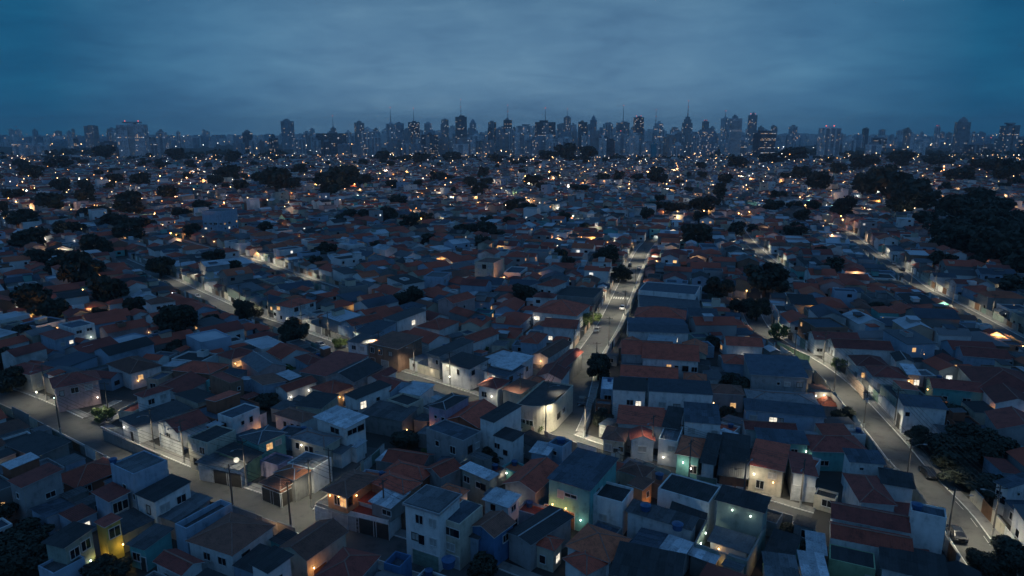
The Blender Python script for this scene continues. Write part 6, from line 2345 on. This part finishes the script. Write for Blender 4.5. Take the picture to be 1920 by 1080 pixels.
tower(1196, 17, 220, 2800, 'dark', 'dark glass tower with a lit sign-like top, centre right', lit=.18, strips=0, ang=0, beacon=True)
tower(1228, 8, 236, 2900, 'pale', 'narrow pale tower with a tall red mast, right of the dark glass tower', mast=(62, True))
tower(1234, 16, 231, 2300, 'pale', 'flat-topped pale tower beside the narrow red mast', strips=1)
tower(1287, 18, 216, 2700, 'grey', 'ornate stepped tower with red beacon and long spire', kind='stepped', mast=(50, True), lit=.05)
tower(1321, 12, 228, 2900, 'brown', 'slim brown tower right of the ornate stepped tower', beacon=True)
tower(1324, 30, 246, 1900, 'bluish', 'glassy block with rows of lit white office windows', lit=.18, strips=0, ang=.1)
tower(1357, 15, 222, 2600, 'pale', 'pale tower directly left of the balcony-striped tower', strips=1, mast=(24, False))
tower(1374, 24, 222, 1700, 'pale', 'tall tower striped by pale balconies on every floor, right', strips=0, balc=True, ang=.08, lit=.03)
tower(1408, 18, 216, 2500, 'grey', 'tallest plain grey-blue slab right of the striped tower', strips=1, ang=-.25, beacon=True)
tower(1432, 36, 249, 1680, 'dark', 'near dark blue block with few lit windows, right of the striped tower', strips=0, ang=.2, lit=.05)
tower(1448, 8, 236, 2900, 'brown', 'thin brown tower with lit top, right')
tower(1485, 15, 237, 2500, 'pale', 'pale balconied tower left of the big white apartment tower', strips=2)
tower(1553, 34, 240, 1660, 'white', 'big white apartment tower with dark window columns, right', strips=3, ang=.12, lit=.06, beacon=True)
tower(1622, 9, 241, 2900, 'dark', 'small dark tower right of the big white apartment tower')
tower(1699, 13, 243, 2400, 'brown', 'brown tower far right of the white apartment tower', strips=2)
tower(1755, 8, 238, 2900, 'pale', 'thin tower with a line of red lights, far right', beacon=True)
tower(1800, 26, 219, 2000, 'grey', 'tall rounded-top tower standing alone, far right', kind='dome', strips=1, ang=-.3, lit=.04)
tower(1889, 27, 233, 1950, 'grey', 'grey twin-column tower at the right edge of the skyline', kind='wings', ang=.1, lit=.05)
tower(1226, 10, 270, 1560, 'tealblue', 'small teal blue block below the skyline, centre right', strips=0, grid=False)
tower(1270, 20, 272, 1600, 'pale', 'low pale ribbed block below the skyline, centre right', strips=3)
used = [(t[1], t[3]) for t in TOWERS]
# the rest of the skyline, thick in the middle and thinning to the sides


def dens(u):
    c = math.exp(-((u - 1050) / 330.0) ** 2)
    return .30 + .9 * c


n = 0
while n < 296 - 44:
    u = RW.uniform(-10, 1930)
    if RW.random() > dens(u) / 1.2:
        continue
    mid = math.exp(-((u - 1030) / 400.0) ** 2)
    lay = RW.choices((0, 1, 2), (2.6, 3.6, 4.6))[0]
    if lay == 0:
        D, vt, wp = RW.uniform(3300, 4800), RW.uniform(249, 241) - 14 * mid * RW.random() ** .8, RW.uniform(6, 13)
    elif lay == 1:
        D, vt, wp = RW.uniform(2300, 3200), RW.uniform(262, 247) - 10 * mid * RW.random(), RW.uniform(8, 17)
    else:
        D, vt, wp = RW.uniform(1700, 2150), RW.uniform(277, 258) - 16 * mid * RW.random(), RW.uniform(14, 30)
    n += 1
    tower(u, wp, vt, D, RW.choice(['pale', 'pale', 'pale', 'white', 'white', 'grey', 'grey', 'brown', 'bluish', 'dark']), lit=RW.choice([.015, .02, .03, .05]), kind=RW.choice(['slab'] * 7 + ['wings']) if wp > 9 else 'slab',
          mast=(RW.uniform(14, 30), False) if RW.random() < .03 else None)
# low far blocks that close the horizon between the towers
hb_ = MB()
for i in range(1500):
    y = RW.uniform(2900, 7500)
    x = RW.uniform(-.8, .8) * y
    w, d, h = RW.uniform(14, 34), RW.uniform(14, 30), RW.uniform(18, 50 + 45 * math.exp(-((x / y - .06) / .3) ** 2))
    hb_.box(x - w / 2, x + w / 2, y - d / 2, y + d / 2, 0, h, RW.randrange(3), bottom=False)
tag(link('far_blocks', hb_.mesh('far_blocks', [TOWM['pale'], TOWM['white'], TOWM['bluish']])), 'hazy far blocks closing the horizon', 'buildings', None, 'stuff')
LM2 = MB()
for i in range(330):
    y = RW.uniform(2600, 6500)
    x = RW.uniform(-.78, .78) * y
    z = RW.uniform(8, 55)
    r = y * .00032 * RW.uniform(.6, 1.2)
    q = [(x + r, y, z), (x - r, y, z), (x, y + r, z), (x, y - r, z), (x, y, z + r), (x, y, z - r)]
    LM2.add(q, [(0, 2, 4), (2, 1, 4), (1, 3, 4), (3, 0, 4), (2, 0, 5), (1, 2, 5), (3, 1, 5), (0, 3, 5)], RW.choice((0, 0, 1, 2)))
tag(link('horizon_lights', LM2.mesh('horizon_lights', [MATS['dot_warm'], MATS['dot_cool'], MATS['dot_orange']])), 'far window lights along the horizon', None, None, 'stuff')

# ------------------------------------------------------------------ haze
HAZE = 0.000095
if HAZE:
    b = MB()
    b.box(-7500, 7500, -300, 9000, -1, 240)
    hm_ = bpy.data.materials.new('haze')
    hm_.use_nodes = True
    nt = hm_.node_tree
    nt.nodes.clear()
    pv_ = nt.nodes.new('ShaderNodeVolumePrincipled')
    pv_.inputs['Color'].default_value = (.84, .94, 1.0, 1)
    pv_.inputs['Density'].default_value = HAZE
    pv_.inputs['Anisotropy'].default_value = 0.45
    ou = nt.nodes.new('ShaderNodeOutputMaterial')
    nt.links.new(pv_.outputs[0], ou.inputs['Volume'])
    tag(link('haze', b.mesh('haze', [hm_])), 'thin blue evening haze over the city', None, None, 'stuff')

# ------------------------------------------------------------------ labels
ORD = ['first', 'second', 'third', 'fourth', 'fifth', 'sixth', 'seventh', 'eighth', 'ninth', 'tenth', 'eleventh', 'twelfth', 'thirteenth', 'fourteenth', 'fifteenth', 'sixteenth', 'seventeenth', 'eighteenth', 'nineteenth', 'twentieth'] + [t + ('ieth' if not u else 'y-' + u) for t in ('twent', 'thirt', 'fort', 'fift', 'sixt') for u in ('', 'first', 'second', 'third', 'fourth', 'fifth', 'sixth', 'seventh', 'eighth', 'ninth')][1:]


def pxo(o, z=3.0):
    return proj((o.location.x, o.location.y, o.location.z + z))


SHORT = {  # how a landmark is called when something is placed by it
    'tall plain light blue box': 'the tall light blue box', 'plain grey two-storey house with dark red': 'the lower-left grey house', 'yellow two-storey': 'the yellow house', 'grey-green house with white': 'the grey-green house',
    'big brown hip-roofed house': 'the big brown hip roof', 'corner house with orange-lit': 'the orange-lit corner house', 'white three-storey house with grey': 'the white three-storey house',
    'blue-walled house': 'the blue-walled house', 'teal house with one warm': 'the warm-windowed teal house', 'two-storey house with big pale': 'the big pale sheet roof', 'lilac two-storey': 'the lilac house',
    'large grey two-storey house': 'the large grey house', 'tall white house with black': 'the tall white house', 'large mauve corner': 'the mauve corner house', 'white two-storey house with dark red hip roof behind': 'the bend-side white house',
    'white two-storey house with an orange glow': 'the orange-footed house', 'white house with a brightly lit lower': 'the lit balcony house', 'low house with two wide orange': 'the orange-windowed house',
    'long white house with red roof and a lit': 'the long white avenue house', 'wide pale two-storey building with four': 'the wide pale building', 'white two-storey house with dark sheet roof, lower': 'the lower-centre white house',
    'red hip-roofed house with a white-lit arched': 'the arched porch house', 'big teal two-storey': 'the big teal house', 'broad white-walled house': 'the broad white-walled house', 'big red hip roof at the bottom': 'the big red hip roof',
    'blank white cube': 'the blank white cube', 'grey two-storey house with navy': 'the navy-roofed house', 'white workshop': 'the white workshop', 'long red roof with pale blue-white': 'the long red roof right',
    'brightly lit three-storey cream': 'the lit cream block', 'tall pink house': 'the tall pink house', 'red hip-roofed white house with a lit window, centre': 'the central lit-window house', 'brown two-storey house with balconies': 'the brown balconied house',
    'long plain white shed': 'the long white shed', 'round-cornered cream': 'the round corner shop', 'broad red hip roof with lit windows, left': 'the broad red hip roof', 'dark red gabled house with colourful': 'the colourful lit front',
    'lone pale blue block': 'the lone pale blue block', 'white-gabled house among': 'the white gable', 'green-walled house at': 'the green-walled house', 'dark-roofed house above the lit': 'the lit yard house',
    'teal house with navy sheet': 'the small-windowed teal house', 'stained pale two-storey house with a lit': 'the stained pale house', 'long white house with a lit square': 'the lit square window house', 'long low dark roof with blue tanks': 'the long tank roof',
}
ANCH = []
for h in HOUSES:
    if h.label:
        for k, s in SHORT.items():
            if h.label.startswith(k):
                ANCH.append((pxo(h.root), s))


def place_label(items, anchors, desc, minw=4):
    """items: (object, pixel, description); each is described by its look and its rank in a direction from the nearest landmark"""
    groups = {}
    for o, p, ds in items:
        best = min(anchors, key=lambda a: (a[0][0] - p[0]) ** 2 + 1.8 * (a[0][1] - p[1]) ** 2)
        dx_, dy_ = p[0] - best[0][0], (p[1] - best[0][1]) * 1.3
        rel = ('right of' if dx_ > 0 else 'left of') if abs(dx_) > abs(dy_) else ('below' if dy_ > 0 else 'above')
        groups.setdefault((best[1], rel, desc), []).append((math.hypot(dx_, dy_), o, ds))
    for (nm, rel, _), lst in groups.items():
        lst.sort(key=lambda q: q[0])
        for i, (_, o, ds) in enumerate(lst):
            od = ORD[i] if i < len(ORD) else 'number %d' % (i + 1)
            o['label'] = f'{ds}, {od} {rel} {nm}'


STOR = {1: 'low', 2: 'tall', 3: 'tall'}
WNAME = {'concrete': 'bare grey', 'cobalt': 'blue', 'sage': 'grey-green', 'brick': 'brick-red'}
items = []
for h in HOUSES:
    if h.label:
        continue
    wc, roof, rc, z = h.desc
    st = STOR[1 if z < 4.6 else 2 if z < 7.6 else 3]
    rw = {'flat': 'flat', 'slab': 'flat', 'shed': 'sloping', 'gable': 'gabled', 'hip': 'hipped'}[roof]
    items.append((h.root, pxo(h.root), f"{st} {WNAME.get(wc, wc)} {h.cat}, {rw} {ROOF_WORD[rc].replace('nearly black', 'black')} roof"))
place_label(items, ANCH, 'h')
items = []
for (o, r, hf) in TREES_OUT:
    p = pxo(o, r)
    sz = 'small' if r < 4.2 else 'large' if r > 9 else 'middling'
    sh = 'low spreading' if hf < .7 else 'round' if hf < .95 else 'tall'
    items.append((o, p, f"{sz} {sh} dark tree"))
RA = ANCH + [((900 + 0 * i, 300), 'the foot of the central towers') for i in range(1)] + [((250, 300), 'the foot of the two-winged tower'), ((1553, 300), 'the foot of the white tower'), ((1374, 300), 'the foot of the striped tower'), ((1800, 290), 'the foot of the rounded-top tower'), ((1200, 325), 'the far lit avenue'), ((600, 300), 'the foot of the needle mast'), ((670, 350), 'the orange lamp cluster'), ((1560, 420), 'the top of the far right road'), ((1850, 450), 'the dark wood at right')]
place_label(items, RA, 't')
items = [(o, pxo(o, 3), {'w': 'warm', 'c': 'white', 'g': 'greenish', 'o': 'orange'}[kd] + ' lamp glowing ' + ('on a low post' if d < 400 else 'among far roofs')) for o, kd, d in GL]
place_label(items, RA, 'l')
items = [(o, pxo(o, 0), 'small blue water tank on flat roof') for o in TANKS]
place_label(items, ANCH, 'k')
items = []
for (o, wc, gate, hh) in WALLS:
    if o.get('label'):
        continue
    gt = {None: 'plain', 'bars': 'barred-gate', 'shutter': 'grey-gated', 'white': 'white-gated', 'wood': 'wood-gated', 'green': 'green-gated', 'dark': 'dark-gated'}[gate]
    k, s, m = WALL_META[o.name]
    o['_k'] = k
    items.append((o, k, s, m, f"{WNAME.get(wc, wc)} {gt} wall"))
gr = {}
for o, k, s, m, ds in items:
    gr.setdefault((k, s), []).append((proj((m.x, m.y, 1))[1], o, ds, m))
for (k, s), lst in gr.items():
    lst.sort(key=lambda q: -q[0])
    i0 = lst[0][3]
    side = 'one side'
    n_ = normals(SMOOTH[k])[len(SMOOTH[k]) // 2] * s
    side = ('right' if n_.x > 0 else 'left') if abs(n_.x) > .35 else ('far' if n_.y > 0 else 'near')
    for i, (_, o, ds, m) in enumerate(lst):
        od = ORD[i] if i < len(ORD) else 'number %d' % (i + 1)
        o['label'] = f'{ds}, {od} up the {side} side of the {k}'
        del o['_k']
gr = {}
for (o, k, i, s, pos) in POLES:
    gr.setdefault((k, bool(o.name.startswith('street_lamp'))), []).append((proj((pos.x, pos.y, 0))[1], o))
for (k, lamp), lst in gr.items():
    lst.sort(key=lambda q: -q[0])
    for i, (_, o) in enumerate(lst):
        o['label'] = f"concrete {'lamp' if lamp else 'utility'} pole, {ORD[i]} from the bottom along the {k}"
gr = {}
for (o, k, m) in CABLES:
    gr.setdefault(k, []).append((proj((m.x, m.y, 8))[1], o))
for k, lst in gr.items():
    lst.sort(key=lambda q: -q[0])
    for i, (_, o) in enumerate(lst):
        o['label'] = f'sagging cables between poles, {ORD[i]} span from the bottom of the {k}'
TA = [((252, 260), 'the two-winged tower'), ((541, 250), 'the flat-topped tower'), ((626, 250), 'the needle mast'), ((692, 265), 'the pair-fronted tower'), ((777, 250), 'the lit-topped office tower'), ((865, 250), 'the tallest red mast'), ((952, 250), 'the second red mast'),
      ((1022, 250), 'the wide dark block'), ((1112, 250), 'the domed tower'), ((1196, 250), 'the dark glass tower'), ((1287, 250), 'the ornate stepped tower'), ((1374, 255), 'the balcony-striped tower'), ((1432, 270), 'the near dark blue block'), ((1553, 265), 'the big white tower'), ((1622, 260), 'the small dark tower'), ((1699, 258), 'the brown tower'), ((1800, 245), 'the rounded-top tower'), ((1889, 255), 'the twin-column tower'), ((60, 262), 'the left end of the skyline')]
gr = {}
for (o, u, wpx, vt, D, colour, kind) in TOWERS:
    if o.get('label'):
        continue
    a = min(TA, key=lambda q: abs(q[0][0] - u))
    rel = 'right of' if u > a[0][0] else 'left of'
    ds = ('hazy distant' if D > 3200 else 'near' if D < 2200 else 'mid-distance') + ' ' + {'pale': 'pale', 'white': 'white', 'grey': 'grey', 'brown': 'brownish', 'bluish': 'blue-grey', 'dark': 'dark', 'tealblue': 'teal'}[colour] + ' ' + {'slab': 'tower', 'stepped': 'stepped tower', 'wings': 'two-winged tower', 'dome': 'domed tower'}[kind]
    gr.setdefault((a[1], rel), []).append((abs(u - a[0][0]), o, ds))
for (nm, rel), lst in gr.items():
    lst.sort(key=lambda q: q[0])
    for i, (_, o, ds) in enumerate(lst):
        o['label'] = f"{ds}, {ORD[i] if i < len(ORD) else 'number %d' % (i + 1)} to the {rel} {nm}"

for o in scene.objects:
    if o.parent is None and o.get('category') and not o.get('kind'):
        o['kind'] = 'thing'
